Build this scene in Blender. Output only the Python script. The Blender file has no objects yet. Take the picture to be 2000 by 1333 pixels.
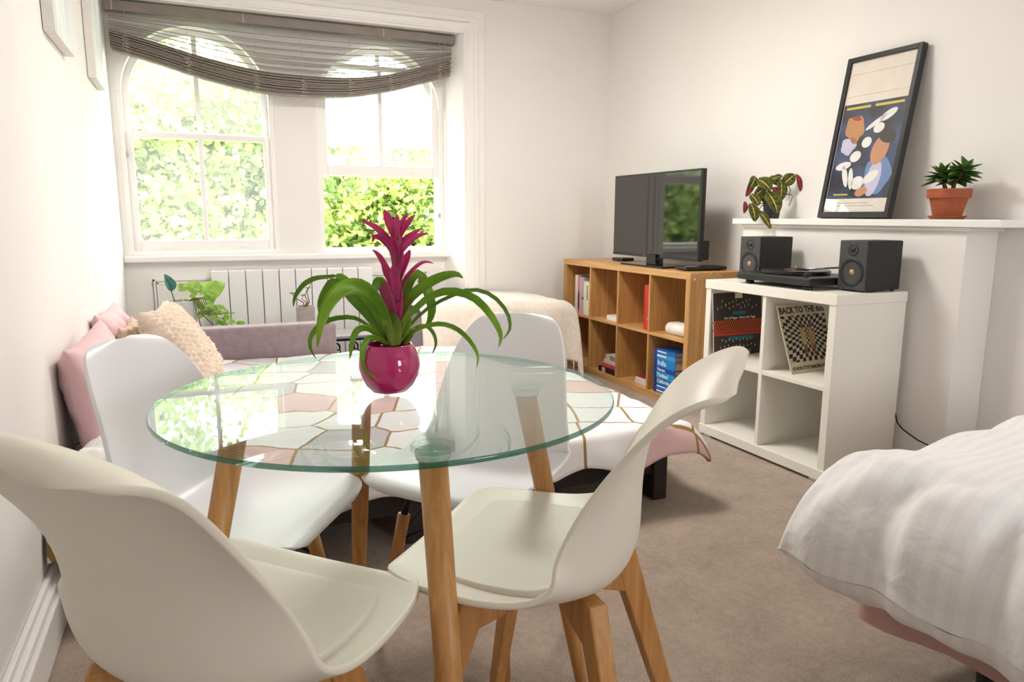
import bpy, bmesh, math, random
from mathutils import Vector, Matrix, noise
random.seed(7)
S = bpy.context.scene
COL = S.collection
PI = math.pi

# ------------------------------------------------------------------ camera
CAM_F, YAW, PITCH, ROLL, CAM_Z = 1407.5, 0.4090, 0.1705, -0.0032, 1.0672
_f = Vector((math.sin(YAW)*math.cos(PITCH), math.cos(YAW)*math.cos(PITCH), -math.sin(PITCH)))
_r = Vector((math.cos(YAW), -math.sin(YAW), 0)); _d = _f.cross(_r)
CR = _r*math.cos(ROLL) + _d*math.sin(ROLL)
CD = _d*math.cos(ROLL) - _r*math.sin(ROLL)
CF = _f
cd = bpy.data.cameras.new('camera'); cam = bpy.data.objects.new('camera', cd); COL.objects.link(cam)
cd.sensor_width = 36; cd.lens = CAM_F/2000*36; cd.clip_start = 0.02; cd.clip_end = 200
cam.matrix_world = Matrix(((CR.x, -CD.x, -CF.x, 0), (CR.y, -CD.y, -CF.y, 0), (CR.z, -CD.z, -CF.z, CAM_Z), (0, 0, 0, 1)))
S.camera = cam
CAM = Vector((0, 0, CAM_Z))

# ------------------------------------------------------------------ world, sun, exposure
w = bpy.data.worlds.new('world'); S.world = w; w.use_nodes = True
bg = w.node_tree.nodes['Background']; bg.inputs['Color'].default_value = (0.97, 0.975, 0.985, 1); bg.inputs['Strength'].default_value = 7.0
sd = bpy.data.lights.new('sun', 'SUN'); sd.energy = 4.0; sd.angle = 0.02; sd.color = (1, .95, .86)
sun = bpy.data.objects.new('sun', sd); COL.objects.link(sun)
sun.rotation_euler = Vector((-0.62, 0.36, -0.9)).to_track_quat('-Z', 'Y').to_euler()
S.view_settings.view_transform = 'Standard'; S.view_settings.look = 'None'
S.view_settings.gamma = 1; S.view_settings.use_curve_mapping = False
S.view_settings.exposure = 1.05

XL, XR, YB, YR, YF, ZC = -0.42, 2.85, 4.85, 5.03, -1.9, 2.52

def portal(name, loc, rot, sx, sy):
    l = bpy.data.lights.new(name, 'AREA'); l.shape = 'RECTANGLE'; l.size = sx; l.size_y = sy
    l.cycles.is_portal = True
    o = bpy.data.objects.new(name, l); COL.objects.link(o); o.location = loc; o.rotation_euler = rot
portal('window_portal', (0.63, 5.16, 1.53), (-PI/2, 0, 0), 2.1, 1.5)
portal('rear_fill_portal', (1.9, YF-.2, 1.5), (PI/2, 0, 0), .8, 1.1)  # samples sky light through the opening added behind the camera for fill

# ------------------------------------------------------------------ pixel to point (photograph frame 2000 x 1333)
def ray(u, v): return CR*((u-1000)/CAM_F) + CD*((v-666.5)/CAM_F) + CF
def at(u, v, x=None, y=None, z=None, depth=None):
    d = ray(u, v)
    if x is not None: t = x/d.x
    elif y is not None: t = y/d.y
    elif z is not None: t = (z-CAM_Z)/d.z
    else: t = depth
    return CAM + d*t

# ------------------------------------------------------------------ materials
def lin(c):
    def f(x):
        x = x/255.0
        return x/12.92 if x <= .04045 else ((x+.055)/1.055)**2.4
    return (f(c[0]), f(c[1]), f(c[2]), 1)
def new_mat(name):
    m = bpy.data.materials.new(name); m.use_nodes = True
    nt = m.node_tree; nt.nodes.clear()
    out = nt.nodes.new('ShaderNodeOutputMaterial')
    return m, nt, out
def nd(nt, t, **kw):
    n = nt.nodes.new('ShaderNode'+t)
    for k, v in kw.items():
        if k in n.inputs: n.inputs[k].default_value = v
        else: setattr(n, k, v)
    return n
def mat(name, col, rough=.5, var=0.04, nscale=8, bump=0, bscale=60, metal=0, spec=.5, coat=0, stretch=(1, 1, 1), col2=None, sheen=0, bdist=.004, detail=3, trans=0):
    m, nt, out = new_mat(name); L = nt.links.new
    b = nd(nt, 'BsdfPrincipled'); L(b.outputs[0], out.inputs[0])
    b.inputs['Roughness'].default_value = rough; b.inputs['Metallic'].default_value = metal
    b.inputs['Specular IOR Level'].default_value = spec; b.inputs['Coat Weight'].default_value = coat
    b.inputs['Sheen Weight'].default_value = sheen
    tc = nd(nt, 'TexCoord'); mp = nd(nt, 'Mapping'); mp.inputs['Scale'].default_value = stretch
    L(tc.outputs['Object'], mp.inputs[0])
    n = nd(nt, 'TexNoise', Scale=nscale, Detail=detail); L(mp.outputs[0], n.inputs['Vector'])
    cr = nd(nt, 'ValToRGB')
    c1 = lin(col); c2 = lin(col2) if col2 else tuple(max(0, x*(1-var*4)) for x in c1[:3])+(1,)
    cr.color_ramp.elements[0].color = c2; cr.color_ramp.elements[1].color = c1
    cr.color_ramp.elements[0].position = .3; cr.color_ramp.elements[1].position = .7
    L(n.outputs[0], cr.inputs[0]); L(cr.outputs[0], b.inputs['Base Color'])
    if bump:
        n2 = nd(nt, 'TexNoise', Scale=bscale, Detail=4); L(mp.outputs[0], n2.inputs['Vector'])
        bp = nd(nt, 'Bump', Strength=bump, Distance=bdist); L(n2.outputs[0], bp.inputs['Height']); L(bp.outputs[0], b.inputs['Normal'])
    if trans:
        tl = nd(nt, 'BsdfTranslucent'); L(cr.outputs[0], tl.inputs[0])
        mx = nd(nt, 'MixShader', Fac=trans); L(b.outputs[0], mx.inputs[1]); L(tl.outputs[0], mx.inputs[2]); L(mx.outputs[0], out.inputs[0])
    return m
def thin_glass(name, tint=(1, 1, 1), ior=1.5, dust=0):
    m, nt, out = new_mat(name); L = nt.links.new
    t = nd(nt, 'BsdfTransparent', Color=tint+(1,)); g = nd(nt, 'BsdfGlossy', Roughness=0.0)
    ge = nd(nt, 'NewGeometry'); mr = nd(nt, 'MapRange'); L(ge.outputs['Backfacing'], mr.inputs[0]); mr.inputs[3].default_value = ior; mr.inputs[4].default_value = 1/ior
    fr = nd(nt, 'Fresnel'); L(mr.outputs[0], fr.inputs[0]); mx = nd(nt, 'MixShader')
    L(fr.outputs[0], mx.inputs[0]); L(g.outputs[0], mx.inputs[2]); L(mx.outputs[0], out.inputs[0])
    if dust:   # thin film of dust that scatters daylight
        d = nd(nt, 'BsdfTranslucent'); m2 = nd(nt, 'MixShader', Fac=dust); L(t.outputs[0], m2.inputs[1]); L(d.outputs[0], m2.inputs[2]); L(m2.outputs[0], mx.inputs[1])
    else: L(t.outputs[0], mx.inputs[1])
    return m
def wood(name, ca, cb, axis='Z', rough=.45):
    m, nt, out = new_mat(name); L = nt.links.new
    b = nd(nt, 'BsdfPrincipled', Roughness=rough); L(b.outputs[0], out.inputs[0])
    tc = nd(nt, 'TexCoord'); mp = nd(nt, 'Mapping')
    s = {'X': (1.2, 30, 30), 'Y': (30, 1.2, 30), 'Z': (30, 30, 1.2)}[axis]; mp.inputs['Scale'].default_value = s
    L(tc.outputs['Object'], mp.inputs[0])
    n = nd(nt, 'TexNoise', Scale=2.2, Detail=5, Distortion=.6); L(mp.outputs[0], n.inputs['Vector'])
    cr = nd(nt, 'ValToRGB'); cr.color_ramp.elements[0].color = lin(ca); cr.color_ramp.elements[1].color = lin(cb)
    cr.color_ramp.elements[0].position = .3; cr.color_ramp.elements[1].position = .68
    L(n.outputs[0], cr.inputs[0]); L(cr.outputs[0], b.inputs['Base Color'])
    bp = nd(nt, 'Bump', Strength=.08, Distance=.002); L(n.outputs[0], bp.inputs['Height']); L(bp.outputs[0], b.inputs['Normal'])
    return m
M = {}
M['wall'] = mat('wall_paint', (239, 236, 231), .75, .006, 2, .05, 90)
M['ceiling'] = mat('ceiling_paint', (244, 241, 238), .8, .006, 2)
M['gloss'] = mat('white_gloss_paint', (243, 241, 237), .35, .006, 3, .03, 30)
M['pvc'] = mat('white_laminate', (240, 236, 226), .38, .006, 4)
M['rad'] = mat('radiator_enamel', (236, 236, 234), .35, .004, 4)
M['oak'] = wood('oak_veneer_vertical', (178, 128, 72), (206, 157, 98), 'Z')
M['oak_y'] = wood('oak_veneer_lengthwise', (186, 137, 80), (214, 168, 110), 'Y')
M['leg'] = wood('beech_leg', (176, 122, 66), (203, 150, 92), 'Z', .42)
M['cream'] = mat('cream_plastic', (230, 222, 208), .42, .004, 3)
M['pad'] = mat('cream_leatherette', (227, 219, 208), .5, .006, 6, .06, 160)
M['white_shell'] = mat('white_plastic', (236, 236, 240), .38, .004, 3)
M['black'] = mat('black_plastic', (26, 26, 27), .4, .05, 20)
M['black_matt'] = mat('black_vinyl_wrap', (36, 34, 33), .6, .06, 40, .1, 200)
M['baffle'] = mat('grey_baffle', (64, 63, 64), .55, .04, 30, .05, 150)
M['iron'] = mat('wrought_iron', (38, 36, 36), .5, .08, 30, .1, 80, metal=.5)
M['metal'] = mat('brushed_metal', (190, 190, 190), .3, .03, 40, metal=1)
M['copper'] = mat('copper_cap', (196, 158, 120), .4, .05, 30, metal=.6)
M['screen'] = mat('tv_screen', (14, 14, 16), .05, .0, 4, spec=1.0)
M['frame_black'] = mat('black_frame_wood', (30, 29, 30), .4, .1, 30)
M['paper'] = mat('paper_white', (238, 234, 226), .7, .02, 30)
M['pages'] = mat('page_block', (232, 222, 202), .8, .08, 6, stretch=(1, 1, 90))
M['terracotta'] = mat('terracotta', (176, 94, 58), .75, .08, 14, .1, 90, col2=(150, 76, 46))
M['soil'] = mat('soil', (62, 44, 34), .95, .2, 60, .6, 120)
M['concrete'] = mat('grey_ceramic', (176, 168, 158), .75, .05, 40, .15, 120)
M['white_pot'] = mat('white_ceramic', (206, 204, 202), .55, .02, 20)
M['dark_pot'] = mat('dark_plastic_pot', (44, 42, 58), .5, .05, 20)
M['magenta_pot'] = mat('magenta_glaze', (190, 6, 104), .08, .03, 10, spec=.6, coat=.6)
M['upholstery'] = mat('mauve_grey_upholstery', (146, 130, 134), .85, .05, 30, .25, 420, sheen=.2)
M['dark_frame'] = mat('dark_slatted_frame', (52, 42, 42), .7, .1, 20)
M['pink'] = mat('pink_linen', (232, 192, 196), .85, .03, 14, .2, 300, sheen=.2)
M['pink_sheet'] = mat('pink_bed_sheet', (206, 166, 160), .85, .05, 8, .15, 200, sheen=.1)
M['white_cotton'] = mat('white_cotton', (240, 238, 238), .85, .015, 12, .12, 220, sheen=.1)
M['popcorn'] = mat('cream_knit', (236, 218, 198), .9, .05, 30, .25, 300, sheen=.2)
M['throw'] = mat('cream_wool', (236, 226, 212), .9, .03, 40, .3, 380, sheen=.3)
M['blind'] = mat('taupe_blind_slat', (150, 138, 126), .55, .03, 10)
M['blind_rail'] = mat('taupe_blind_rail', (136, 126, 118), .5, .03, 10)
M['cord'] = mat('blind_cord', (196, 186, 170), .8, .05, 60)
M['glass'] = thin_glass('window_glass', dust=.055); M['clear_glass'] = thin_glass('picture_glass')
M['table_glass'] = thin_glass('table_glass', (.93, .985, .965), 1.52)
M['red'] = mat('red_card', (206, 44, 34), .5, .03, 10)
M['stem'] = mat('plant_stem', (120, 112, 62), .7, .1, 30)
M['woody'] = mat('woody_stem', (128, 98, 66), .8, .1, 50)
M['bark'] = mat('tree_bark', (96, 82, 66), .9, .2, 12, .5, 20)
def simple(name, col, rough=.5, **k): return mat(name, col, rough, .02, 20, **k)

# ------------------------------------------------------------------ mesh helpers
class MB:
    def __init__(s): s.v = []; s.f = []; s.m = []
    def add(s, vs, fs, mi=0):
        o = len(s.v); s.v += [tuple(v) for v in vs]
        for f in fs: s.f.append([i+o for i in f]); s.m.append(mi)
    def box(s, x0, x1, y0, y1, z0, z1, mi=0):
        s.add([(x, y, z) for x in (x0, x1) for y in (y0, y1) for z in (z0, z1)],
              [(0, 1, 3, 2), (4, 6, 7, 5), (0, 4, 5, 1), (2, 3, 7, 6), (0, 2, 6, 4), (1, 5, 7, 3)], mi)
    def obox(s, c, ax, ay, az, mi=0):   # oriented box, half axes
        c = Vector(c); ax = Vector(ax); ay = Vector(ay); az = Vector(az)
        s.add([c+ax*i+ay*j+az*k for i in (-1, 1) for j in (-1, 1) for k in (-1, 1)],
              [(0, 1, 3, 2), (4, 6, 7, 5), (0, 4, 5, 1), (2, 3, 7, 6), (0, 2, 6, 4), (1, 5, 7, 3)], mi)
    def taper(s, a, b, wa, wb, n=4, rot=PI/4, mi=0, up=(0, 0, 1)):   # tapered prism between two points
        s.tube([a, b], [wa, wb], n, mi, rot)
    def tube(s, pts, rad, n=8, mi=0, rot=0, caps=True):
        pts = [Vector(p) for p in pts]; k = len(pts)
        if not isinstance(rad, (list, tuple)): rad = [rad]*k
        vs = []; prev = None
        for i, p in enumerate(pts):
            t = (pts[min(i+1, k-1)]-pts[max(i-1, 0)]).normalized()
            if prev is None:
                h = Vector((0, 0, 1)) if abs(t.z) < .9 else Vector((1, 0, 0))
                a = (h - t*h.dot(t)).normalized()
            else: a = (prev - t*prev.dot(t)).normalized()
            prev = a; b = t.cross(a)
            for j in range(n):
                q = 2*PI*j/n+rot; vs.append(p+(a*math.cos(q)+b*math.sin(q))*rad[i])
        fs = [(i*n+j, i*n+(j+1) % n, (i+1)*n+(j+1) % n, (i+1)*n+j) for i in range(k-1) for j in range(n)]
        if caps: fs += [tuple(reversed(range(n))), tuple((k-1)*n+j for j in range(n))]
        s.add(vs, fs, mi)
    def lathe(s, prof, n=32, c=(0, 0, 0), mi=0):
        vs = [(c[0]+r*math.cos(2*PI*j/n), c[1]+r*math.sin(2*PI*j/n), c[2]+z) for r, z in prof for j in range(n)]
        k = len(prof)
        fs = [(i*n+j, i*n+(j+1) % n, (i+1)*n+(j+1) % n, (i+1)*n+j) for i in range(k-1) for j in range(n)]
        if prof[0][0] > 1e-6: fs.append(tuple(reversed(range(n))))
        if prof[-1][0] > 1e-6: fs.append(tuple((k-1)*n+j for j in range(n)))
        s.add(vs, fs, mi)
    def grid(s, rows, mi=0, closed=False):
        k = len(rows); n = len(rows[0]); vs = [p for r in rows for p in r]
        nn = n if closed else n-1
        s.add(vs, [(i*n+j, i*n+(j+1) % n, (i+1)*n+(j+1) % n, (i+1)*n+j) for i in range(k-1) for j in range(nn)], mi)
    def prism(s, poly, axis, a, b, mi=0):   # extrude 2D polygon along axis
        n = len(poly)
        def P(p, h):
            return {'x': (h, p[0], p[1]), 'y': (p[0], h, p[1]), 'z': (p[0], p[1], h)}[axis]
        s.add([P(p, a) for p in poly]+[P(p, b) for p in poly],
              [tuple(range(n)), tuple(reversed(range(n, 2*n)))]+[(i, (i+1) % n, n+(i+1) % n, n+i) for i in range(n)], mi)
    def mesh(s, name, mats, smooth=False):
        me = bpy.data.meshes.new(name); me.from_pydata(s.v, [], s.f)
        if not isinstance(mats, (list, tuple)): mats = [mats]
        for m in mats: me.materials.append(m)
        for p, mi in zip(me.polygons, s.m): p.material_index = mi; p.use_smooth = smooth
        bm = bmesh.new(); bm.from_mesh(me); bmesh.ops.remove_doubles(bm, verts=bm.verts, dist=1e-6)
        bmesh.ops.recalc_face_normals(bm, faces=bm.faces); bm.to_mesh(me); bm.free()
        return me
    def build(s, name, mats, parent=None, smooth=False, bevel=0, seg=2, solid=0, sub=0, loc=None, rotz=None):
        return link(name, s.mesh(name, mats, smooth), parent, bevel, seg, solid, sub, loc, rotz)
def link(name, me, parent=None, bevel=0, seg=2, solid=0, sub=0, loc=None, rotz=None):
    o = bpy.data.objects.new(name, me); COL.objects.link(o); o.parent = parent
    if loc is not None: o.location = loc
    if rotz is not None: o.rotation_euler = (0, 0, rotz)
    if solid:
        md = o.modifiers.new('solid', 'SOLIDIFY'); md.thickness = solid; md.offset = 0
    if bevel:
        md = o.modifiers.new('bevel', 'BEVEL'); md.width = bevel; md.segments = seg; md.limit_method = 'ANGLE'; md.angle_limit = .6
    if sub:
        md = o.modifiers.new('sub', 'SUBSURF'); md.levels = sub; md.render_levels = sub
    return o
def tag(o, label=None, cat=None, group=None, kind=None):
    if label: o['label'] = label
    if cat: o['category'] = cat
    if group: o['group'] = group
    if kind: o['kind'] = kind
    return o
def thing(name, label, cat, loc=(0, 0, 0), rotz=0, group=None):
    o = bpy.data.objects.new(name, None); COL.objects.link(o); o.empty_display_size = .05
    o.location = loc; o.rotation_euler = (0, 0, rotz)
    return tag(o, label, cat, group)
def part(name, parent, mats, fn, **k):
    b = MB(); fn(b); return b.build(name, mats, parent, **k)
def boxpart(name, parent, m, d, bevel=.002, **k):
    b = MB(); b.box(*d); return b.build(name, m, parent, bevel=bevel, **k)
def struct(name, m, fn, **k):
    return tag(part(name, None, m, fn, **k), kind='structure')
def smooth_interp(keys, n):
    # Catmull-Rom through key tuples
    out = []; K = len(keys)
    for i in range(n):
        t = i/(n-1)*(K-1); j = min(int(t), K-2); u = t-j
        p0 = keys[max(j-1, 0)]; p1 = keys[j]; p2 = keys[j+1]; p3 = keys[min(j+2, K-1)]
        out.append(tuple(.5*((2*b)+(-a+c)*u+(2*a-5*b+4*c-d)*u*u+(-a+3*b-3*c+d)*u**3) for a, b, c, d in zip(p0, p1, p2, p3)))
    return out
def text_mesh(txt, size, extrude=0.0003, align='LEFT', bold=0, sx=1):
    cu = bpy.data.curves.new('text', 'FONT'); cu.body = txt; cu.size = size; cu.extrude = extrude; cu.align_x = align; cu.offset = bold
    cu.resolution_u = 2
    o = bpy.data.objects.new('text', cu); COL.objects.link(o)
    dg = bpy.context.evaluated_depsgraph_get(); dg.update()
    me = bpy.data.meshes.new_from_object(o.evaluated_get(dg))
    bpy.data.objects.remove(o); bpy.data.curves.remove(cu)
    if sx != 1: me.transform(Matrix.Diagonal((sx, 1, 1, 1)))
    return me
def text_part(name, parent, m, txt, size, mtx, align='LEFT', bold=0, sx=1):
    me = text_mesh(txt, size, align=align, bold=bold, sx=sx); me.materials.clear(); me.materials.append(m)
    o = bpy.data.objects.new(name, me); COL.objects.link(o); o.parent = parent; o.matrix_local = mtx
    return o
def frame_mtx(origin, ex, ey):
    ex = Vector(ex).normalized(); ey = Vector(ey); ey = (ey-ex*ey.dot(ex)).normalized(); ez = ex.cross(ey); o = Vector(origin)
    return Matrix(((ex.x, ey.x, ez.x, o.x), (ex.y, ey.y, ez.y, o.y), (ex.z, ey.z, ez.z, o.z), (0, 0, 0, 1)))
XR = 2.87
# ================================================================== SETTING
def carpet_mat():
    m, nt, out = new_mat('taupe_carpet'); L = nt.links.new
    b = nd(nt, 'BsdfPrincipled', Roughness=.95); b.inputs['Sheen Weight'].default_value = .25; L(b.outputs[0], out.inputs[0])
    tc = nd(nt, 'TexCoord')
    n1 = nd(nt, 'TexNoise', Scale=5, Detail=5, Roughness=.65); n2 = nd(nt, 'TexNoise', Scale=230, Detail=3); n3 = nd(nt, 'TexNoise', Scale=45, Detail=4)
    for n in (n1, n2, n3): L(tc.outputs['Object'], n.inputs['Vector'])
    a = nd(nt, 'Math', operation='MULTIPLY_ADD'); a.inputs[1].default_value = .35; L(n1.outputs[0], a.inputs[0])
    a2 = nd(nt, 'Math', operation='MULTIPLY_ADD'); a2.inputs[1].default_value = .45; L(n2.outputs[0], a2.inputs[0]); L(a.outputs[0], a2.inputs[2])
    a3 = nd(nt, 'Math', operation='MULTIPLY_ADD'); a3.inputs[1].default_value = .2; L(n3.outputs[0], a3.inputs[0]); L(a2.outputs[0], a3.inputs[2])
    a.inputs[2].default_value = 0
    cr = nd(nt, 'ValToRGB'); cr.color_ramp.elements[0].position = .3; cr.color_ramp.elements[1].position = .7
    cr.color_ramp.elements[0].color = lin((118, 102, 89)); cr.color_ramp.elements[1].color = lin((191, 172, 155))
    L(a3.outputs[0], cr.inputs[0]); L(cr.outputs[0], b.inputs['Base Color'])
    bp = nd(nt, 'Bump', Strength=.7, Distance=.006); L(a3.outputs[0], bp.inputs['Height']); L(bp.outputs[0], b.inputs['Normal'])
    return m
struct('floor', carpet_mat(), lambda b: b.box(XL-.3, XR+.3, YF-.3, YR+.25, -.12, 0))
struct('ceiling', M['ceiling'], lambda b: b.box(XL-.3, XR+.3, YF-.3, YR+.25, ZC, ZC+.15))
struct('wall_left', M['wall'], lambda b: b.box(XL-.25, XL, YF-.3, YR+.22, 0, ZC))
struct('wall_right', M['wall'], lambda b: b.box(XR, XR+.25, YF-.3, YR+.22, 0, ZC))
def rear(b):   # unseen wall behind the camera; opening added to let in fill light
    y0, y1 = YF-.25, YF
    b.box(XL, 1.5, y0, y1, 0, ZC); b.box(2.3, XR, y0, y1, 0, ZC); b.box(1.5, 2.3, y0, y1, 0, .95); b.box(1.5, 2.3, y0, y1, 2.05, ZC)
struct('wall_front', M['wall'], rear)
ZT = 2.285   # top of the window recess
WY0, WY1 = YR, YR+.14
LW = (-.39, .505); RW = (.77, 1.643); WZ0 = .832; WZS = 1.80; WZT = 2.235
def back(b):
    b.box(1.735, XR, YB, YR+.2, 0, ZC)
    b.box(XL, 1.735, YB, YR+.2, ZT, ZC)
    b.prism([(1.735, YB), (1.735, YR+.14), (1.645, YR+.14), (1.645, YR)], 'z', 0, ZT)      # splayed reveal
    b.box(XL, 1.66, WY0, WY1, 0, WZ0)                                             # apron below the sill
    b.box(XL, LW[0], WY0, WY1, WZ0, ZT); b.box(LW[1], RW[0], WY0, WY1, WZ0, ZT)
    b.box(RW[1], 1.66, WY0, WY1, WZ0, ZT)
    for x0, x1 in (LW, RW):                                                        # arched heads
        cx = (x0+x1)/2; r = (x1-x0)/2
        n = 24
        for i in range(n):
            a0 = PI-PI*i/n; a1 = PI-PI*(i+1)/n
            p0 = (cx+r*math.cos(a0), WZS+r*.96*math.sin(a0)); p1 = (cx+r*math.cos(a1), WZS+r*.96*math.sin(a1))
            b.prism([p0, (p0[0], ZT), (p1[0], ZT), p1], 'y', WY0, WY1)
struct('wall_back', M['wall'], back)
def archit(b):
    for a, c, y in ((1.735, 1.885, .012), (1.75, 1.835, .024), (1.762, 1.80, .03)):
        b.box(a, c, YB-y, YB+.002, 0, ZT+(c-1.735))
        b.box(XL, a, YB-y, YB+.002, ZT+(a-1.735), ZT+(c-1.735))
struct('trim_1', M['gloss'], archit, bevel=.004)
def panel(b):   # raised moulding on the apron and the sill nosing
    x0, x1, z0, z1 = -.27, 1.5, .25, .675
    for t, d in ((0, .012), (.02, .006)):
        b.box(x0+t, x1-t, WY0-d, WY0+.002, z1-t-.012, z1-t); b.box(x0+t, x1-t, WY0-d, WY0+.002, z0+t, z0+t+.012)
        b.box(x0+t, x0+t+.012, WY0-d, WY0+.002, z0+t, z1-t); b.box(x1-t-.012, x1-t, WY0-d, WY0+.002, z0+t, z1-t)
struct('trim_2', M['gloss'], panel, bevel=.002)
struct('trim_3', M['gloss'], lambda b: b.box(XL, 1.70, WY0-.05, WY0+.03, .782, .822), bevel=.008)   # window sill
def skirting(b):
    b.box(XL, XL+.038, YF, YR, 0, .105); b.box(XL, XL+.028, YF, YR, .105, .125); b.box(XL, XL+.016, YF, YR, .125, .145)
struct('baseboard_left', M['gloss'], skirting, bevel=.005)
struct('baseboard_right', M['gloss'], lambda b: (b.box(XR-.025, XR, 3.12, YB, 0, .12), b.box(XR-.025, XR, YF, 1.84, 0, .12)), bevel=.004)
# boarded chimney breast with its mantel shelf
struct('trim_4', M['wall'], lambda b: b.box(2.685, XR, 1.852, 3.09, 0, 1.034), bevel=.003)
struct('trim_5', M['gloss'], lambda b: (b.box(2.652, XR, 1.708, 3.14, 1.034, 1.063), b.box(2.67, XR, 1.83, 3.10, 1.018, 1.034)), bevel=.003)

def sash_window(name, X, raise_):
    x0, x1 = X; cx = (x0+x1)/2; r = (x1-x0)/2
    root = bpy.data.objects.new(name, None); COL.objects.link(root); root.location = (0, 0, 0); root['kind'] = 'structure'
    # outer box frame with arched head
    def fr(b):
        b.box(x0, x0+.03, WY0+.005, WY1, WZ0, WZS); b.box(x1-.03, x1, WY0+.005, WY1, WZ0, WZS); b.box(x0, x1, WY0+.0, WY1+.02, WZ0, WZ0+.02)
        n = 24
        for i in range(n):
            a0 = PI-PI*i/n; a1 = PI-PI*(i+1)/n
            pts = []
            for rr, aa in ((r, a0), (r, a1), (r-.03, a1), (r-.03, a0)): pts.append((cx+rr*math.cos(aa), WZS+rr*.96*math.sin(aa)))
            b.prism(pts, 'y', WY0-.008, WY1)
    part('frame', root, M['gloss'], fr)
    # upper sash
    def up(b):
        y0, y1 = WY0+.075, WY0+.11
        b.box(x0+.025, x0+.065, y0, y1, 1.54, WZS); b.box(x1-.065, x1-.025, y0, y1, 1.54, WZS)
        b.box(x0+.065, x1-.065, y0-.001, y1, 1.541, 1.578)
        b.box(cx-.014, cx+.014, y0+.004, y1-.004, 1.578, WZS+r*.96-.06)
        n = 24
        for i in range(n):
            a0 = PI-PI*i/n; a1 = PI-PI*(i+1)/n; pts = []
            for rr, aa in ((r-.025, a0), (r-.025, a1), (r-.068, a1), (r-.068, a0)): pts.append((cx+rr*math.cos(aa), WZS+rr*.96*math.sin(aa)))
            b.prism(pts, 'y', y0, y1)
    us = part('upper_sash', root, M['gloss'], up)
    for s in (-1, 1):
        def pane(b):
            poly = [(cx+s*.014, 1.578), (cx+s*(r-.065), 1.578)]
            for i in range(13):
                a = (PI/2)*i/12; q = max((r-.066)*math.cos(a), .014); poly.append((cx+s*q, WZS+(r-.066)*.96*math.sin(a)))
            b.prism(poly, 'y', WY0+.09, WY0+.093)
        part('pane', us, M['glass'], pane)
    zb = WZ0+.008+raise_
    def low(b):
        y0, y1 = WY0+.03, WY0+.068
        b.box(x0+.026, x0+.07, y0, y1, zb, zb+.735); b.box(x1-.07, x1-.026, y0, y1, zb, zb+.735)
        b.box(x0+.07, x1-.07, y0-.001, y1, zb+.001, zb+.075); b.box(x0+.07, x1-.07, y0-.001, y1, zb+.70, zb+.734)
        b.box(cx-.014, cx+.014, y0+.004, y1-.004, zb+.075, zb+.70)
    ls = part('lower_sash', root, M['gloss'], low, bevel=.004)
    for s in (-1, 1):
        a, c = sorted((cx+s*.014, cx+s*(r-.07)))
        part('pane', ls, M['glass'], lambda b: b.box(a, c, WY0+.047, WY0+.05, zb+.075, zb+.70))
    for s in (-1, 1):
        part('sash_lift', ls, M['gloss'], lambda b: b.box(cx+s*.22-.02, cx+s*.22+.02, WY0+.018, WY0+.03, zb+.03, zb+.045), bevel=.003)
    part('sash_stop', root, M['metal'], lambda b: b.box(x1-.036 if raise_ else x0+.03, x1-.026 if raise_ else x0+.04, WY0+.0, WY0+.03, 1.06 if raise_ else 1.42, 1.09 if raise_ else 1.45))
    return root
sash_window('window_1', LW, 0)
sash_window('window_2', RW, .497)

# ================================================================== BLIND
bl = thing('venetian_blind', 'taupe slatted blind sagging unevenly across the top of both sash windows', 'blind', (0, 0, 0))
BY = 4.915
boxpart('head_rail', bl, M['blind_rail'], (-.405, 1.69, BY-.03, BY+.03, 2.218, 2.272), .006)
def sag(x, keys):
    for (xa, za), (xb, zb) in zip(keys, keys[1:]):
        if x <= xb or (xb, zb) == keys[-1]:
            t = (x-xa)/(xb-xa); i = keys.index((xa, za))
            m = lambda k: ((keys[min(k+1, len(keys)-1)][1]-keys[max(k-1, 0)][1])/(keys[min(k+1, len(keys)-1)][0]-keys[max(k-1, 0)][0]))
            h = xb-xa; t2 = t*t; t3 = t2*t
            return (2*t3-3*t2+1)*za+(t3-2*t2+t)*h*m(i)+(-2*t3+3*t2)*zb+(t3-t2)*h*m(i+1)
TOPK = [(-.375, 2.112), (-.16, 2.066), (.11, 2.002), (.40, 1.953), (.64, 1.942), (.96, 1.948), (1.23, 1.99), (1.44, 2.052), (1.66, 2.128)]
BOTK = [(-.375, 2.018), (-.16, 1.968), (.11, 1.895), (.40, 1.843), (.64, 1.833), (.96, 1.85), (1.23, 1.902), (1.44, 1.963), (1.66, 2.034)]
def slat(name, zf, m, wid=.024, th=.0022, yo=0, x0=-.385, x1=1.668, tilt=0):
    rows = []
    for i in range(41):
        x = x0+(x1-x0)*i/40; z = zf(x)
        rows.append([(x, BY+yo-wid, z-th+tilt), (x, BY+yo, z-th+.002), (x, BY+yo+wid, z-th-tilt), (x, BY+yo+wid, z+th-tilt), (x, BY+yo, z+th+.002), (x, BY+yo-wid, z+th+tilt)])
    b = MB(); b.grid(rows, closed=True)
    b.f.append([0, 1, 2, 3, 4, 5]); b.m.append(0); n = len(b.v); b.f.append([n-1, n-2, n-3, n-4, n-5, n-6]); b.m.append(0)
    return b.build(name, m, bl, smooth=False)
for k in range(6):          # loose slats between rail and bundle
    fr = (k+1)/7.0
    slat('slat', lambda x: 2.205*(1-fr)+sag(x, TOPK)*fr + .004*math.sin(k*2.1), M['blind'], wid=.022, th=.0015, tilt=-.0048)
for k in range(15):         # gathered bundle
    fr = k/14.0
    slat('slat', lambda x: sag(x, TOPK)*(1-fr)+sag(x, BOTK)*fr, M['blind'], th=.0021, yo=.007*math.sin(k*2.7), x1=1.664+.004*math.sin(k*1.7))
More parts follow.
